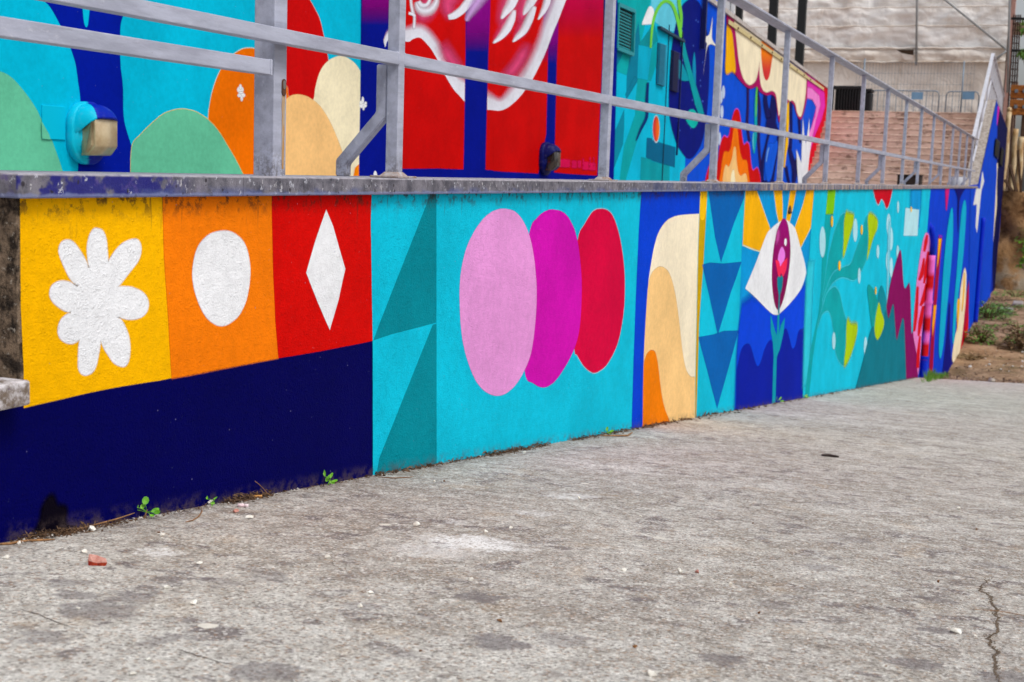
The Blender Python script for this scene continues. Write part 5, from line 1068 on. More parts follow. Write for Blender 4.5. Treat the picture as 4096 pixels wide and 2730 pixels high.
zl = [24, tz(-360), tz(-250), tz(-140), tz(-52), tz(36), tz(109), tz(196)]
for i, (a, b) in enumerate(zip(zl[1:], zl)): sheet(a - .05, b + .02, MAT_TARP, .10 + .02 * (i % 2), .15, i * 3.1)
sheet(tz(250), tz(199), MAT_TARP2, .24, .16, 31, sag=.06); sheet(LANDZ - .1, tz(252), MAT_TARP2, .05, .09, 41)
for v, m, r_ in ((36, MAT_TARP2, .035), (109, MAT_TARP2, .035), (196, MAT_TARP2, .05), (250, MAT_ROPE, .05)):
    bm = newbm(); n = 60; zz = tz(v); tube(bm, [(XT - .30 - .05 * mnoise.noise(Vector((k * .5, v, 0))), yr + (yl - yr) * k / n, zz + .05 * mnoise.noise(Vector((k * .4, v, 5)))) for k in range(n + 1)], r_, 6); obj('hem', bm, m, tb)
MAT_SCAF = simple('grey_scaffold_tube', S(150, 154, 158), .5, .1, 4)
for (a, b) in (((3672, -300), (3665, 262)), ((3560, -180), (4026, 200)), ((4046, -300), (4030, 372)), ((4026, 204), (3985, 238))):
    p, q = X(*a, XT - .42), X(*b, XT - .42); bm = newbm(); tube(bm, [p, q], .05, 8); obj('scaffold_pole', bm, MAT_SCAF, tb, True)
a, b = X(3588, 200, XT - .5), X(3655, 222, XT - .5)
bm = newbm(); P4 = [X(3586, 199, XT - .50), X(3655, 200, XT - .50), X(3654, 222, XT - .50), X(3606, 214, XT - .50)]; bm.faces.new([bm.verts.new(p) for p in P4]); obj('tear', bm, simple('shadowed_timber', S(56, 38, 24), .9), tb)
bm = newbm(); P4 = [X(3583, 198, XT - .55), X(3606, 213, XT - .60), X(3652, 223, XT - .62), X(3650, 240, XT - .52), X(3620, 240, XT - .5)]; bm.faces.new([bm.verts.new(p) for p in P4]); obj('torn_flap', bm, MAT_TARP, tb)

# ------------------------------------------------------------------ far right: bank, columns, boards, rusty tower
XB = 62.2
bk = grid('earth_bank', lambda u, v: Vector((XB + .9 * mnoise.noise(Vector((u * 9, v * 4, 1))) + v * .8, .46 - 12 * u, -5.0 + v * 4.8 + .12 * mnoise.noise(Vector((u * 20, 3, 0))))), 60, 24, MAT_BANK)
tagp(bk, 'rough brown earth bank behind the weedy ground', kind='structure')
tagp(box('yard', (XB + .9, -12, -1.5), (120, .30, -.30), MAT_EARTH), 'higher yard behind the earth bank', kind='structure')
def cream(u0, u1, v0, label, x, cap=False):
    a, b = X(u0, v0, x), X(u1, v0, x); r_ = abs(a.y - b.y) / 2; yc = (a.y + b.y) / 2
    r = empty('stone_column', (x, yc, -.3), label, 'column', 'cream columns behind the earth bank'); bm = newbm()
    n = 10; tube(bm, [(x, yc + .02 * sin(k), -.3 + (a.z + .3) * k / n) for k in range(n + 1)], r_, 14, [r_ * (1 + .05 * mnoise.noise(Vector((k, x, 0)))) for k in range(n + 1)]); obj('shaft', bm, MAT_CREAM, r, True)
    if cap: bm = newbm(); bmesh.ops.create_uvsphere(bm, u_segments=14, v_segments=8, radius=r_ * 1.05, matrix=Matrix.Translation((x, yc, a.z + r_ * .9))); obj('finial', bm, MAT_CREAM, r, True)
cream(4026, 4047, 448, 'cream column with round top, against the blue wall end', 66.5, True); cream(4052, 4075, 516, 'plain cream column between the two others', 65.2); cream(4073, 4100, 548, 'cream column with yellow stains, at the photo edge', 64.6)
for i, ((u0, v0), (u1, v1), lb) in enumerate((((4020, 720), (4056, 772), 'thin plank leaning at the foot of the cream columns'), ((4040, 660), (4068, 772), 'dark stick leaning between the cream columns'), ((4072, 600), (4084, 775), 'upright dark stick in front of the stained column'))):
    p, q = X(u0, v0, 63.6), X(u1, v1, 63.8); q.z = -.31; bm = newbm(); bar(bm, p, q, .10, .12); tagp(obj('timber', bm, MAT_WOODD), lb, 'timber', 'sticks leaning behind the bank')
def boards(u0, u1, v0, v1, x, label):
    a, b = X(u0, v0, x), X(u1, v1, x); r = empty('timber_stack', (x, (a.y + b.y) / 2, b.z), label, 'timber', 'orange boards behind the bank'); n = 2
    for k in range(n):
        z0 = b.z + (a.z - b.z) * k / n; box('board', (x, b.y, z0 + .012), (x + .5, a.y, z0 + (a.z - b.z) / n - .012), MAT_WOODO, r, .01)
    box('prop', (x + .1, b.y + .1, -.3), (x + .3, b.y + .3, b.z), MAT_WOODD, r)
    for yy in (.3, .7): box('clamp', (x - .06, b.y + (a.y - b.y) * yy - .07, (a.z + b.z) / 2 - .05), (x - .001, b.y + (a.y - b.y) * yy + .07, (a.z + b.z) / 2 + .1), MAT_BARRIER, r)
boards(4044, 4120, 340, 395, 68, 'upper pair of orange formwork boards'); boards(4040, 4120, 398, 462, 67.4, 'lower pair of orange formwork boards')
tw = empty('lattice_tower', (70, .3, -.3), 'rusty reinforcement lattice standing beside the tarpaulin', 'scaffold')
us = [(4056, 4040), (4064, 4052), (4073, 4062), (4082, 4072)]
for (ut, ub) in us:
    p, q = X(ut, 60, 70), X(ub, 400, 70); q.z = -.3; bm = newbm(); tube(bm, [p, q], .036, 6); obj('upright', bm, MAT_IRON, tw)
for k in range(12):
    v = 95 + 26 * k; p, q = X(4050 - .04 * (v - 60), v, 70), X(4080 - .03 * (v - 60), v + 2, 70.05); bm = newbm(); bar(bm, p, q, .036, .045); obj('tie', bm, MAT_IRON, tw)
for v in (75, 203):
    p, q = X(4044, v, 69.8), X(4180, v + 4, 69.8); bm = newbm(); bar(bm, p, q, .1, .12); obj('cross_beam', bm, MAT_BLACK, tw)
a, b = X(4044, 0, 74), X(4064, 0, 74); tagp(box('pink_wall', (74, b.y, -.3), (74.4, a.y, 12), MAT_PINK), 'narrow pink rendered wall seen behind the rusty lattice', 'wall')
bm = newbm(); a, b = X(4062, 90, 78), X(4200, 138, 78); bx(bm, (78, b.y, b.z), (78.4, a.y + .2, a.z)); bx(bm, (78, X(4076, 300, 78).y, -.3), (78.4, a.y - .1, X(4070, 330, 78).z)); tagp(obj('brown_house', bm, simple('pale_brown_render', S(176, 150, 132), .85)), 'pale brown wall far behind the rusty lattice', 'house')

# ------------------------------------------------------------------ plants
def leaf_quad(bm, base, d, L, w, up, bend=.3):
    d = d.normalized(); s = d.cross(up).normalized(); n = s.cross(d)
    P = []
    for t, k in ((0, .08), (.3, .8), (.6, 1), (.85, .7), (1, .05)):
        c_ = base + d * (L * t) - n * (bend * L * t * t); P.append((bm.verts.new(c_ - s * (w * k / 2)), bm.verts.new(c_ + n * (-.06 * w)), bm.verts.new(c_ + s * (w * k / 2))))
    for a, b in zip(P, P[1:]): bm.faces.new((a[0], a[1], b[1], b[0])); bm.faces.new((a[1], a[2], b[2], b[1]))
def seedling(u, v, h, leaves, label, woody=True):
    h *= .78
    g = G(u, v); g.y = min(g.y, YW - .012); g.z = ground_z(g.x)
    r = empty('seedling', g, label, 'plant', 'green seedlings along the wall foot'); bm = newbm()
    tube(bm, [g - Vector((0, 0, .005)), g + Vector((.004, -.004, h * .35)), g + Vector((.012, -.003, h * .7))], .0016, 6, [.002, .0016, .001]); obj('stem', bm, MAT_TWIG if woody else MAT_LEAF, r)
    for (dx, dz, L_, w_) in leaves:
        bm = newbm(); tip = g + RGT * dx * h + Vector((0, 0, dz * h * .72)); base = g + Vector((.008, -.003, h * .5))
        tube(bm, [base, base.lerp(tip, .6) + Vector((0, -.002, .002)), tip], .0007, 5)
        n_ = (-FWD + Vector((rng.uniform(-.4, .4), rng.uniform(-.4, .4), rng.uniform(.2, .9)))).normalized()
        d = (RGT * dx + Vector((0, 0, dz - .45)) + Vector((rng.uniform(-.3, .3), rng.uniform(-.3, 0), 0))); d = (d - n_ * d.dot(n_)).normalized(); s_ = d.cross(n_)
        m = 9; ct = tip + d * L_ * .5; cv = bm.verts.new(ct - n_ * .0012); rg_ = [bm.verts.new(ct + d * (cos(2 * pi * k / m) * L_ * .55) + s_ * (sin(2 * pi * k / m) * w_ * .5)) for k in range(m)]
        for k in range(m): bm.faces.new((cv, rg_[k], rg_[(k + 1) % m]))
        obj('leaf', bm, MAT_LEAF, r)
seedling(548, 2072, .033, [(-.8, 1.05, .012, .009), (-.45, 1.35, .013, .008), (-.1, 1.2, .012, .010), (.15, 1.75, .017, .015), (.75, .85, .017, .010), (.95, .7, .014, .010), (.6, .45, .010, .007)], 'clover like seedling with round leaves, leftmost at the wall foot')
seedling(812, 2022, .026, [(-.35, 1.2, .014, .006), (.35, 1.15, .011, .006), (.0, .6, .010, .007)], 'tiny two-leaved seedling beside a white stone', False)
seedling(1300, 1940, .030, [(-.3, 1.5, .018, .008), (0, 1.05, .016, .010), (.3, 1.2, .016, .008), (.55, .6, .016, .009), (-.1, .6, .015, .010), (.3, .5, .014, .008)], 'leafy seedling on the navy panel near the teal triangles', False)
seedling(2425, 1738, .030, [(-.6, .6, .018, .012), (0, .9, .02, .012), (.6, .7, .02, .012), (.3, .4, .016, .01)], 'low yellowish seedling at the foot of the cyan panel', False)
seedling(3098, 1612, .05, [(-.2, 1.1, .03, .014), (.3, .9, .03, .014), (.5, .5, .03, .014), (-.3, .5, .02, .01)], 'green seedling at the foot of the painted stem', False)
seedling(3192, 1592, .04, [(-.2, 1.0, .03, .014), (.3, .8, .03, .014), (.5, .5, .03, .014)], 'small seedling at the edge between dark blue and cyan', False)
def weed(u, v, rad_, h, n, mat, label, x=None, ll=.09):
    p = None
    for x_ in [22 + .15 * i for i in range(290)]:
        q = X(u, v, x_)
        if q.z <= earth_z(x_): p = Vector((x_, q.y, earth_z(x_))); break
    if p is None: p = X(u, v, 60)
    p.z -= .05
    r = empty('weed', p, label, 'plant', 'weeds on the earth'); bm = newbm(); bs = newbm()
    for i in range(max(4, n // 14)):
        a = rng.uniform(0, 2 * pi); rr = rad_ * math.sqrt(rng.random()); t = Vector((cos(a) * rr, sin(a) * rr, h * rng.uniform(.4, 1))); tube(bs, [p, p + t * .5 + Vector((0, 0, h * .1)), p + t], .008, 5, [.012, .008, .003])
    for i in range(n):
        a = rng.uniform(0, 2 * pi); rr = rad_ * rng.random() ** .5; hh = h * rng.random() ** .8 * (1 - .5 * rr / rad_); b = p + Vector((cos(a) * rr, sin(a) * rr, hh))
        leaf_quad(bm, b, Vector((cos(a), sin(a), rng.uniform(-.3, .9))), ll * rng.uniform(.5, 1.3), ll * .45, Vector((rng.uniform(-.5, .5), rng.uniform(-.5, .5), 1)))
    obj('foliage', bm, mat, r); obj('stem', bs, MAT_DRYW, r)
weed(3950, 1278, .6, .65, 620, MAT_WEED, 'bushy green weed right beside the blue wall end'); weed(3922, 1378, .34, .62, 430, MAT_WEED, 'upright green weed beside the red and pink wall corner')
weed(3990, 1258, .5, .35, 360, MAT_WEED, 'low green weed patch beyond the bushy weed'); weed(3978, 1312, .25, .12, 140, MAT_GRASS, 'small bright weed in front of the bushy weed')
weed(4052, 1308, .25, .15, 120, MAT_GRASS, 'small bright weed in the open earth'); weed(4080, 1400, .35, .75, 240, MAT_DRYW, 'brown dry weed clump at the photo edge', ll=.14); weed(4070, 1385, .25, .6, 120, MAT_WEED, 'green shoots among the dry weed clump')
weed(4035, 1232, .6, .2, 240, MAT_WEED, 'low spread of weeds near the pale slab'); weed(4062, 1190, .8, .35, 300, MAT_WEED, 'dark weed bush at the foot of the earth bank'); weed(4010, 1205, .5, .2, 160, MAT_DRYW, 'dry weeds at the foot of the blue wall end')
for (u, v, lb) in ((3872, 1440, 'dry tuft in front of the cream painted shape'), (3905, 1428, 'thin dry weed next to the red wall corner'), (4000, 1330, 'dry weed tuft in the middle of the earth'), (4045, 1365, 'straggly weed on bare soil'), (3985, 1385, 'tiny dry tuft on the open soil'), (4022, 1288, 'weed tuft below the pale slab')):
    weed(u, v, rng.uniform(.12, .3), rng.uniform(.12, .3), 70, MAT_DRYW if 'dry' in lb else MAT_WEED, lb, ll=.07)
# leafy shrub whose branches enter from the right edge
sh = X(4150, 1120, 40); sh.z = earth_z(40); r = empty('shrub', sh, 'bright green leafy shrub reaching in at the right edge', 'plant'); bm = newbm(); bs = newbm()
for (u, v, n, s_) in ((4088, 965, 40, .16), (4092, 1040, 60, .2), (4110, 1000, 70, .3), (4130, 950, 80, .35), (4085, 1062, 24, .12)):
    cpt = X(u, v, 40); tube(bs, [sh, sh.lerp(cpt, .5) + Vector((0, -.1, .2)), cpt], .012, 6, [.02, .014, .006])
    for i in range(n):
        a = rng.uniform(0, 2 * pi); el = rng.uniform(-1, 1); b = cpt + Vector((cos(a) * s_, sin(a) * s_, el * s_)) * rng.random(); leaf_quad(bm, b, Vector((cos(a), sin(a), rng.uniform(-.6, .6))), .12, .06, Vector((0, 0, 1)))
obj('foliage', bm, simple('shrub_leaf', S(128, 178, 34), .5, .15, 6, c2=S(84, 138, 26)), r); obj('branch', bs, MAT_DRYW, r)
tr_ = X(4170, 300, 58); tr_.z = -.3; r = empty('tree', tr_, 'tree whose green leaves hang into the top right corner', 'tree'); bm = newbm(); bs = newbm()
tube(bs, [tr_, tr_ + Vector((0, .1, 3)), tr_ + Vector((.1, .2, 6.5))], .1, 8, [.14, .11, .05])
for (u, v, n, s_) in ((4093, 112, 26, .16), (4094, 206, 30, .18), (4084, 210, 14, .12), (4240, 150, 260, 1.0), (4240, 20, 260, 1.0)):
    cpt = X(u, v, 58); tube(bs, [tr_ + Vector((0, .1, 3.5)), cpt], .02, 6, [.03, .01])
    for i in range(n):
        d = Vector((rng.gauss(0, 1), rng.gauss(0, 1), rng.gauss(0, 1))).normalized(); leaf_quad(bm, cpt + d * s_ * rng.random(), d + Vector((0, 0, -.4)), .2, .1, Vector((0, 0, 1)))
obj('crown', bm, MAT_WEED, r); obj('trunk', bs, MAT_DRYW, r)
# tuft of grass where the pavement meets the wall
bm = newbm()
for i in range(900):
    u = rng.uniform(3702, 3790); t = (u - 3702) / 88; v = 1486 + 22 * t + rng.uniform(-4, 8); g = Yp(u, v, YW - rng.uniform(.01, .35)); g.z = earth_z(g.x) - .02
    a = rng.uniform(0, 2 * pi); h = rng.uniform(.05, .17) * (1.2 if t < .4 else .8); s_ = Vector((cos(a), sin(a), 0)); d = Vector((rng.uniform(-.5, .5), rng.uniform(-.5, .5), 1)) * h
    bm.faces.new([bm.verts.new(g - s_ * .008), bm.verts.new(g + s_ * .008), bm.verts.new(g + d)])
tagp(obj('grass_tuft', bm, MAT_GRASS), 'bright grass growing where the pavement meets the mural wall', kind='stuff')

# ------------------------------------------------------------------ stones, twigs and litter
def stone_bm(seed, sx, sy, sz, n=14):
    R = random.Random(seed); bm = newbm()
    for i in range(n):
        d = Vector((R.gauss(0, 1), R.gauss(0, 1), R.gauss(0, 1))).normalized() * R.uniform(.8, 1); bm.verts.new((d.x * sx, d.y * sy, d.z * sz))
    h = bmesh.ops.convex_hull(bm, input=bm.verts); bmesh.ops.delete(bm, geom=[v for v in bm.verts if not v.link_faces], context='VERTS')
    return bm
def place(o, p, rz): o.location = p; o.rotation_euler = (0, 0, rz)
STN = [ # px, py, width px, label
    (2130, 2245 - 52, 0, None)]
def pebble(u, v, wpx, label, mat=MAT_STONE, flat=.45, seed=None, asp=.75, name='pebble'):
    g = G(u, v); g.y = min(g.y, YW - .009); sc = wpx / 2 * 1.12 * (g - CAM).dot(FWD) / FPX; flat = min(.95, flat * 1.35); bm = stone_bm(seed or int(u * 7 + v), sc, sc * asp, sc * flat); o = obj(name, bm, mat)
    place(o, Vector((g.x, g.y, pz(g.x, g.y) + sc * flat * .72)), -.9 + rng.uniform(-.4, .4)); tagp(o, label, 'stone'); return o
# red brick shard: pale old face on top, broken red side
g = G(387, 2266); Zs = (g - CAM).dot(FWD) / FPX; w = 36 * Zs
r = empty('brick_fragment', Vector((g.x, g.y, ground_z(g.x))), 'broken red brick fragment with pale top lying on the pavement', 'brick')
P_ = lambda dx, dd, dz: g + RGT * (dx * Zs) + Vector((FWD.x, FWD.y, 0)).normalized() * (dd * Zs) + Vector((0, 0, dz * Zs))
top = [P_(-34, -2, 24), P_(-33, 8, 48), P_(-12, 20, 42), P_(30, 22, 26), P_(40, 8, 12), P_(22, -4, 17), P_(2, 2, 12), P_(-16, -7, 20)]; bot = [P_(-32, -6, -4), P_(-32, 8, -3), P_(0, 24, -3), P_(32, 22, -3), P_(30, 6, -3), P_(12, 2, -4), P_(2, 0, -4), P_(-22, -6, -4)]
bm = newbm(); a = [bm.verts.new(p) for p in top]; bm.faces.new(a); obj('old_face', bm, MAT_BRICKT, r)
bm = newbm(); a = [bm.verts.new(p - Vector((0, 0, .0002))) for p in top]; b = [bm.verts.new(p) for p in bot]; n = len(a)
for i in range(n): bm.faces.new((a[i], b[i], b[(i + 1) % n], a[(i + 1) % n]))
bm.faces.new(b); bmesh.ops.recalc_face_normals(bm, faces=bm.faces); obj('broken_face', bm, MAT_BRICK, r)
for (u, v, w, lb, fl) in ((366, 2123, 34, 'white faceted pebble touching the long twig', .55), (78, 2181, 20, 'small round white pebble on the short twig', .7), (340, 2212, 40, 'flat white chip beside the brick fragment', .3), (22, 2238, 30, 'grey white pebble at the left edge', .5), (650, 2146, 26, 'two-tone pebble below the first seedling', .5),
    (842, 2024, 32, 'whitish stone next to the tiny seedling', .6), (998, 2076, 38, 'flat grey white chip below the cigarette end', .35), (1312, 2235, 30, 'squarish cream pebble left of the chalk spill', .5), (798, 2258, 26, 'pale triangular pebble on the left pavement', .5), (668, 2357, 34, 'oval white pebble in the left foreground', .4),
    (1666, 2108, 30, 'cream pebble with dark underside above the chalk spill', .6), (1942, 2136, 26, 'pale pointed pebble just above the chalk spill', .8), (2043, 2118, 17, 'narrow white pebble right of the pointed one', .9), (1483, 2374, 30, 'white flat pebble in the middle foreground', .35), (1440, 2432, 24, 'three-cornered cream pebble in the left middle foreground', .7), (1884, 2324, 32, 'grey flat pebble below the chalk spill', .4),
    (2494, 2286, 26, 'cream oval pebble right of the centre', .45), (2716, 2296, 28, 'grey split pebble right of the centre', .7), (2789, 2293, 22, 'pinkish pebble beside the split one', .5), (2922, 2344, 22, 'cream pebble in the right middle', .5), (3835, 2040, 18, 'small white pebble on the right pavement', .6), (3264, 2325, 16, 'white pebble near the right middle', .5),
    (2606, 2705, 50, 'cream chunky pebble at the bottom edge', .45), (530, 2700, 36, 'round white pebble at the bottom left', .4), (590, 2640, 30, 'white pebble above the bottom left one', .4), (315, 2441, 26, 'beige pebble on the dark stains at left', .5), (775, 2418, 44, 'white pebble resting in dry leaf bits', .35), (3900, 2548, 18, 'white pebble near the crack', .5), (943, 2053, 26, 'orange brown pebble below the cigarette end', .6), (1737, 1932, 13, 'tiny white pebble in front of the teal panel', .8), (2097, 1816, 14, 'white pebble at the debris line', .8), (2316, 1996, 14, 'brownish pebble near the small chalk marks', .8), (2561, 2069, 13, 'tiny cream pebble beside the round pale blotch', .8)):
    pebble(u, v, w, lb, MAT_BRICKT if 'orange' in lb or 'pinkish' in lb else MAT_STONE, fl)
for (u, v, w, lb) in ((635, 2131, 14, 'small brown clod left of a two-tone pebble'), (3755, 2330, 18, 'dark brown clod on the right pavement'), (1776, 1927, 12, 'dark clod in front of the teal panel'), (3012, 2096, 10, 'brown seed on the middle pavement'), (3906, 2118, 12, 'brown speck stone on the right'), (3038, 2455, 20, 'brown bark bit right of the centre'), (1998, 2490, 26, 'brown dry leaf bit in the foreground'), (1683, 2606, 18, 'brown bit in the left foreground'), (2540, 2592, 24, 'brown leaf bit in the right foreground')):
    pebble(u, v, w, lb, MAT_TWIGD, .45, name='clod')
# flat paint flake near the crack, dark strip of bark
g = G(3824, 2532); Zs = (g - CAM).dot(FWD) / FPX; bm = newbm(); bm.faces.new([bm.verts.new(g + RGT * (dx * Zs) + Vector((FWD.x, FWD.y, 0)) * (dy * Zs) + Vector((0, 0, h * Zs))) for dx, dy, h in ((-26, -8, 14), (-6, 26, 14), (26, 34, 6), (24, 0, 3), (10, -30, 3))]); bmesh.ops.solidify(bm, geom=bm.faces[:], thickness=.0015)
tagp(obj('paint_flake', bm, MAT_STONE), 'grey white flat flake tilted up left of the crack', 'flake')
def twig(pts, r_, label, mat=MAT_TWIG, name='twig', lift=.0):
    P = []
    for u, v, h in pts:
        q = G(u, v); q.y = min(q.y, YW - .004 - r_); q.z = pz(q.x, q.y) + r_ * .8 + h + .0006; P.append(q)
    Q = []
    for i in range(len(P) - 1):
        for k in range(4): Q.append(P[i].lerp(P[i + 1], k / 4))
    Q.append(P[-1]); n = len(Q); bm = newbm(); tube(bm, Q, r_, 7, [r_ * (1 - .5 * abs(2 * i / (n - 1) - 1) ** 3) * (1 + .12 * mnoise.noise(Vector((i, r_ * 999, 0)))) for i in range(n)]); tagp(obj(name, bm, mat, None, True), label, 'twig')
twig([(56, 2156, 0), (100, 2141, .001), (160, 2130, .002), (240, 2126, .002), (330, 2120, .002), (390, 2106, .003), (430, 2088, .006), (458, 2066, .012)], .0019, 'long curved dry twig along the navy wall foot')
twig([(-20, 2183, 0), (40, 2180, 0), (110, 2168, 0), (219, 2164, 0)], .0026, 'short straight dry stick at the left edge')
twig([(742, 2092, 0), (770, 2086, 0), (795, 2070, 0), (808, 2050, 0), (806, 2036, 0)], .0016, 'curved dry stem bit below the tiny seedling')
twig([(1512, 1912, 0), (1580, 1916, 0), (1655, 1911, 0)], .0016, 'thin brown stick in front of the teal triangles', MAT_TWIGD)
twig([(2400, 1748, 0), (2450, 1752, .004), (2510, 1746, 0), (2530, 1740, .008)], .004, 'dry brown leaf stalk at the foot of the cyan panel', MAT_TWIG)
bm = newbm(); tube(bm, [Yp(u, v, YW - .010 - .02 * t) for u, v, t in ((1020, 1926, 0), (1036, 1938, .1), (1056, 1958, .4), (1070, 1974, .7), (1084, 1984, 1))], .0009, 6); tagp(obj('twig', bm, MAT_TWIG, None, True), 'bent dry stalk standing at the navy wall foot', 'twig')
twig([(3285, 1826, 0), (3315, 1827, .0), (3355, 1833, 0)], .006, 'flat dark strip of bark on the far pavement', simple('dark_bark', S(62, 50, 46), .8))
twig([(3890, 2446, .002), (3990, 2452, .002), (4100, 2468, .001)], .0007, 'thin straw lying across the crack')
# cigarette ends
def butt(u, v, L_, r_, label, mat1, mat2, ang):
    g = G(u, v); d = Vector((cos(ang), sin(ang), 0)); d.z = -.11534 * d.x; o = g + Vector((0, 0, r_)); r = empty('cigarette_end', g, label, 'cigarette end', 'cigarette ends by the wall'); bm = newbm()
    tube(bm, [o - d * L_ / 2, o + d * L_ * .1], r_, 10); obj('paper', bm, mat1, r, True); bm = newbm(); tube(bm, [o + d * L_ * .1, o + d * L_ / 2], r_ * .98, 10); obj('filter', bm, mat2, r, True)
butt(972, 2029, .026, .0042, 'white cigarette end on the pavement near the navy wall', MAT_BUTT, MAT_BUTT, -1.0); butt(1026, 1994, .027, .0042, 'orange bent cigarette filter against the navy wall', MAT_FILTER, MAT_FILTER, -.8); butt(3002, 1627, .04, .006, 'white cigarette end at the foot of the dark blue waves', MAT_BUTT, MAT_BUTT, -.6)
# litter: dry bits heaped in the corner of wall and pavement
bm = newbm(); R = random.Random(5)
def bits(u0, v0, u1, v1, n, spread, hmax, size):
    for i in range(n):
        t = R.random(); g = G(u0 + (u1 - u0) * t, v0 + (v1 - v0) * t); y = YW - .004 - abs(R.gauss(0, spread)); x = g.x + R.gauss(0, .01); s_ = size * R.uniform(.3, 1.3)
        p = Vector((x, y, ground_z(x) + R.random() ** 2 * hmax * max(0, 1 - (YW - y) / (spread * 3)))); a = Vector((R.gauss(0, 1), R.gauss(0, 1), R.gauss(0, .5))).normalized(); b = a.cross(Vector((R.gauss(0, 1), R.gauss(0, 1), 1))).normalized()
        l_ = s_ * R.uniform(.8, 2.5); vs = [bm.verts.new(q) for q in (p - a * l_, p + b * s_ * .35, p + a * l_, p - b * s_ * .35 + Vector((0, 0, s_ * .2)))]; bm.faces.new(vs)
for seg in ((0, 2160, 470, 2085, 500, .012, .012, .004), (60, 2150, 330, 2115, 380, .014, .016, .005), (470, 2088, 1490, 1906, 420, .01, .010, .004), (880, 2010, 1060, 1980, 500, .012, .022, .005), (1490, 1906, 1745, 1852, 300, .012, .012, .006), (1745, 1850, 2120, 1800, 250, .012, .010, .006), (1920, 1822, 2190, 1782, 620, .016, .018, .006), (2300, 1765, 2560, 1722, 380, .016, .012, .007), (2560, 1720, 2800, 1680, 260, .02, .012, .009), (2790, 1680, 3640, 1510, 380, .03, .012, .012)): bits(*seg)
tagp(obj('dry_litter', bm, MAT_LITTER), 'dry leaf bits and dirt heaped along the wall foot', kind='stuff')
bm = newbm()
for i in range(5200):
    x = .9 + 6.5 * R.random() ** 1.6; y = -1.75 + 1.76 * R.random(); s_ = .0006 + .0018 * R.random() ** 3; p = Vector((x, y, pz(x, y) + s_ * .4))
    q = [bm.verts.new(p + Vector((R.gauss(0, 1), R.gauss(0, 1), R.gauss(0, .6))).normalized() * s_) for k in range(4)]
    for f_ in ((0, 1, 2), (0, 2, 3), (0, 3, 1), (1, 3, 2)): bm.faces.new([q[k] for k in f_])
tagp(obj('grit', bm, MAT_GRIT), 'fine pale grit scattered on the concrete', kind='stuff')
bm = newbm()
for i in range(900):
    t = R.random(); u0 = 3640 * t ** 1.3; u = u0; v = 2160 - (2160 - 1510) * (u / 3640) ** .985; g = G(u, v); y = YW - .006 - abs(R.gauss(0, .022)); s_ = .0012 + .0035 * R.random() ** 2.5; p = Vector((g.x, y, pz(g.x, y) + s_ * .5))
    q = [bm.verts.new(p + Vector((R.gauss(0, 1), R.gauss(0, 1), R.gauss(0, .6))).normalized() * s_) for k in range(5)]
    for f_ in ((0, 1, 2), (0, 2, 3), (0, 3, 1), (1, 3, 2), (1, 4, 2)): bm.faces.new([q[k] for k in f_])
tagp(obj('plaster_crumbs', bm, simple('plaster_crumb', S(222, 220, 216), .85, .15, 300, c2=S(120, 104, 92))), 'pale crumbs of plaster lying along the wall foot', kind='stuff')
# crack at the right, filled with dark soil, and two hairline cracks
def crack(name, px, w, mat, jag):
    P = []
    for i in range(len(px) - 1):
        (u0, v0), (u1, v1) = px[i], px[i + 1]; n = 7
        for k in range(n): t = k / n; P.append(G(u0 + (u1 - u0) * t + R.uniform(-jag, jag), v0 + (v1 - v0) * t))
    bm = newbm(); V_ = []
    for i, p in enumerate(P):
        d = (P[min(i + 1, len(P) - 1)] - P[max(i - 1, 0)]).normalized(); s_ = d.cross(Vector((0, 0, 1))).normalized(); e = min(1, 6 * min(i, len(P) - 1 - i) / len(P) + .15)
        V_.append((bm.verts.new(p - s_ * w * e * R.uniform(.3, 1.2) + Vector((0, 0, pz(p.x, p.y) - ground_z(p.x) + .0007))), bm.verts.new(p + s_ * w * e * R.uniform(.3, 1.2) + Vector((0, 0, pz(p.x, p.y) - ground_z(p.x) + .0007)))))
    for a, b in zip(V_, V_[1:]): bm.faces.new((a[0], a[1], b[1], b[0]))
    o = obj(name, bm, mat, pavement); return P
MAT_CRK = simple('soil_in_crack', S(70, 56, 46), .95, .2, 300, .004, 500, c2=S(128, 112, 94)); MAT_HAIR = simple('hairline_soil', S(96, 88, 82), .95)
s_ = 1130 / 346
pc = crack('crack', [(3750 + x / s_, 2250 + y / s_) for x, y in ((690, 200), (640, 250), (580, 310), (545, 370), (640, 405), (690, 450), (700, 520), (740, 590), (790, 630), (740, 690), (790, 730), (765, 790), (800, 860), (770, 930), (690, 970), (660, 1000), (700, 1040), (680, 1080), (745, 1130), (790, 1180), (740, 1230), (755, 1300), (770, 1370), (740, 1430), (780, 1480), (815, 1560), (830, 1640))], .0034, MAT_CRK, 5)
bm = newbm()
for i in range(420):
    p = pc[R.randrange(len(pc))] + Vector((R.gauss(0, .004), R.gauss(0, .004), 0)); z_ = pz(p.x, p.y) + .0012; q_ = R.uniform(.0008, .0024); q = [bm.verts.new(Vector((p.x, p.y, z_)) + Vector((R.gauss(0, 1), R.gauss(0, 1), R.gauss(0, .6))).normalized() * q_) for k in range(4)]
    for f_ in ((0, 1, 2), (0, 2, 3), (0, 3, 1), (1, 3, 2)): bm.faces.new([q[k] for k in f_])
tagp(obj('crack_rubble', bm, simple('crack_rubble', S(150, 132, 112), .9, .3, 400, c2=S(66, 52, 42)), pavement), kind='stuff')
t_ = 1912 / 1500
crack('hairline_crack', [(x / t_, 1500 + y / t_) for x, y in ((110, 1200), (200, 1225), (290, 1265), (400, 1300))], .0012, MAT_HAIR, 4)
crack('hairline_crack', [(x / t_, 1500 + y / t_) for x, y in ((900, 1400), (1000, 1430), (1100, 1460), (1230, 1492))], .0012, MAT_HAIR, 4)
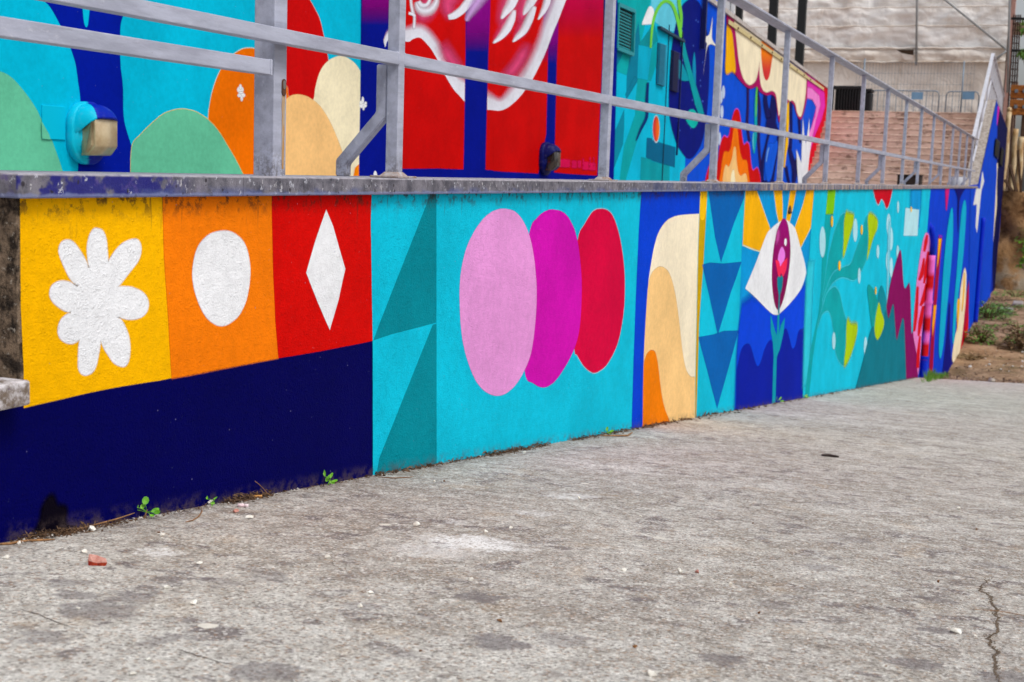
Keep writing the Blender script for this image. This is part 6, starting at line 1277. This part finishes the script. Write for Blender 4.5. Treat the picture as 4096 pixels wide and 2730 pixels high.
# stones on the bare earth
W_ = []
for (u, v, w) in ((3880, 1470, 22), (3945, 1462, 10), (3958, 1458, 18), (3941, 1433, 10), (3958, 1444, 8), (4005, 1478, 16), (4050, 1466, 14), (4036, 1484, 10), (4090, 1445, 14), (4014, 1460, 8), (3954, 1391, 8), (3986, 1405, 10), (4088, 1466, 14), (4090, 1410, 16), (4030, 1454, 8)):
    for x_ in [21.5 + .1 * i for i in range(300)]:
        q = X(u, v, x_)
        if q.z <= earth_z(x_) + .02: break
    q.z = earth_z(q.x); sc = w / 2 * (q - CAM).dot(FWD) / FPX; o = obj('stone', stone_bm(int(u), sc, sc * .8, sc * .6), simple('white_stone', S(214, 210, 206), .8) if not W_ else W_[0].data.materials[0]); W_.append(o); place(o, q + Vector((0, 0, sc * .4)), 0)
    tagp(o, 'white stone scattered on the brown earth beyond the pavement', 'stone', 'white stones on the earth')
q = X(3968, 1519, 22.9); sc = 17 * (q - CAM).dot(FWD) / FPX; o = obj('boulder', stone_bm(77, sc, sc * .9, sc * .75, 40), simple('grey_boulder', S(168, 158, 146), .85, .15, 6, .01, 12), None); place(o, Vector((q.x, q.y, earth_z(q.x) + sc * .5)), 0); tagp(o, 'grey rounded stone at the edge where pavement meets earth', 'stone')
for (u, v, wd_, lb) in ((4020, 1252, 60, 'pale flat slab lying among the weeds'), (4072, 1222, 40, 'small pale slab beyond the flat one')):
    for x_ in [30 + .2 * i for i in range(170)]:
        q = X(u, v, x_)
        if q.z <= earth_z(x_): break
    k = wd_ / 2 * (q - CAM).dot(FWD) / FPX; o = box('stone_slab', (q.x - .4, q.y - k, earth_z(q.x) - .05), (q.x + .5, q.y + k, earth_z(q.x) + .10), MAT_CONC, None, .03); tagp(o, lb, 'stone slab')
bm = newbm()
for i in range(9000):
    x = 21.6 + 26 * R.random() ** 1.5; y = .0 - 5.2 * R.random()
    if x < edge_x(y) + .05: continue
    s_ = .008 + .05 * R.random() ** 4; p = Vector((x, y, earth_z(x) + .04 * mnoise.noise(Vector((x * .7, y * .7, 2))) + .02)); q = [bm.verts.new(p + Vector((R.gauss(0, 1), R.gauss(0, 1), R.gauss(0, .6))).normalized() * s_) for k in range(4)]
    for f_ in ((0, 1, 2), (0, 2, 3), (0, 3, 1), (1, 3, 2)): bm.faces.new([q[k] for k in f_])
tagp(obj('gravel', bm, simple('brown_gravel', S(166, 142, 118), .9, .2, 30, c2=S(96, 70, 52))), 'loose brown gravel and clods on the bare earth', kind='stuff')
# old gum blobs pressed flat on the concrete
for (u, v, w) in ((1540, 2100, 52), (2640, 2153, 56), (830, 2505, 80), (2340, 1936, 34), (1700, 2000, 26)):
    g = G(u, v); k = w / 2 * (g - CAM).dot(FWD) / FPX; bm = newbm(); n = 26; cc = bm.verts.new((g.x, g.y, pz(g.x, g.y) + .0022)); rg_ = []
    for i in range(n):
        a = 2 * pi * i / n; rr = k * (1 + .2 * mnoise.noise(Vector((cos(a) * 2, sin(a) * 2, u)))); xx, yy = g.x + cos(a) * rr, g.y + sin(a) * rr; rg_.append(bm.verts.new((xx, yy, pz(xx, yy) + .0004)))
    for i in range(n): bm.faces.new((cc, rg_[i], rg_[(i + 1) % n]))
    obj('gum_blob', bm, MAT_GUM, pavement)
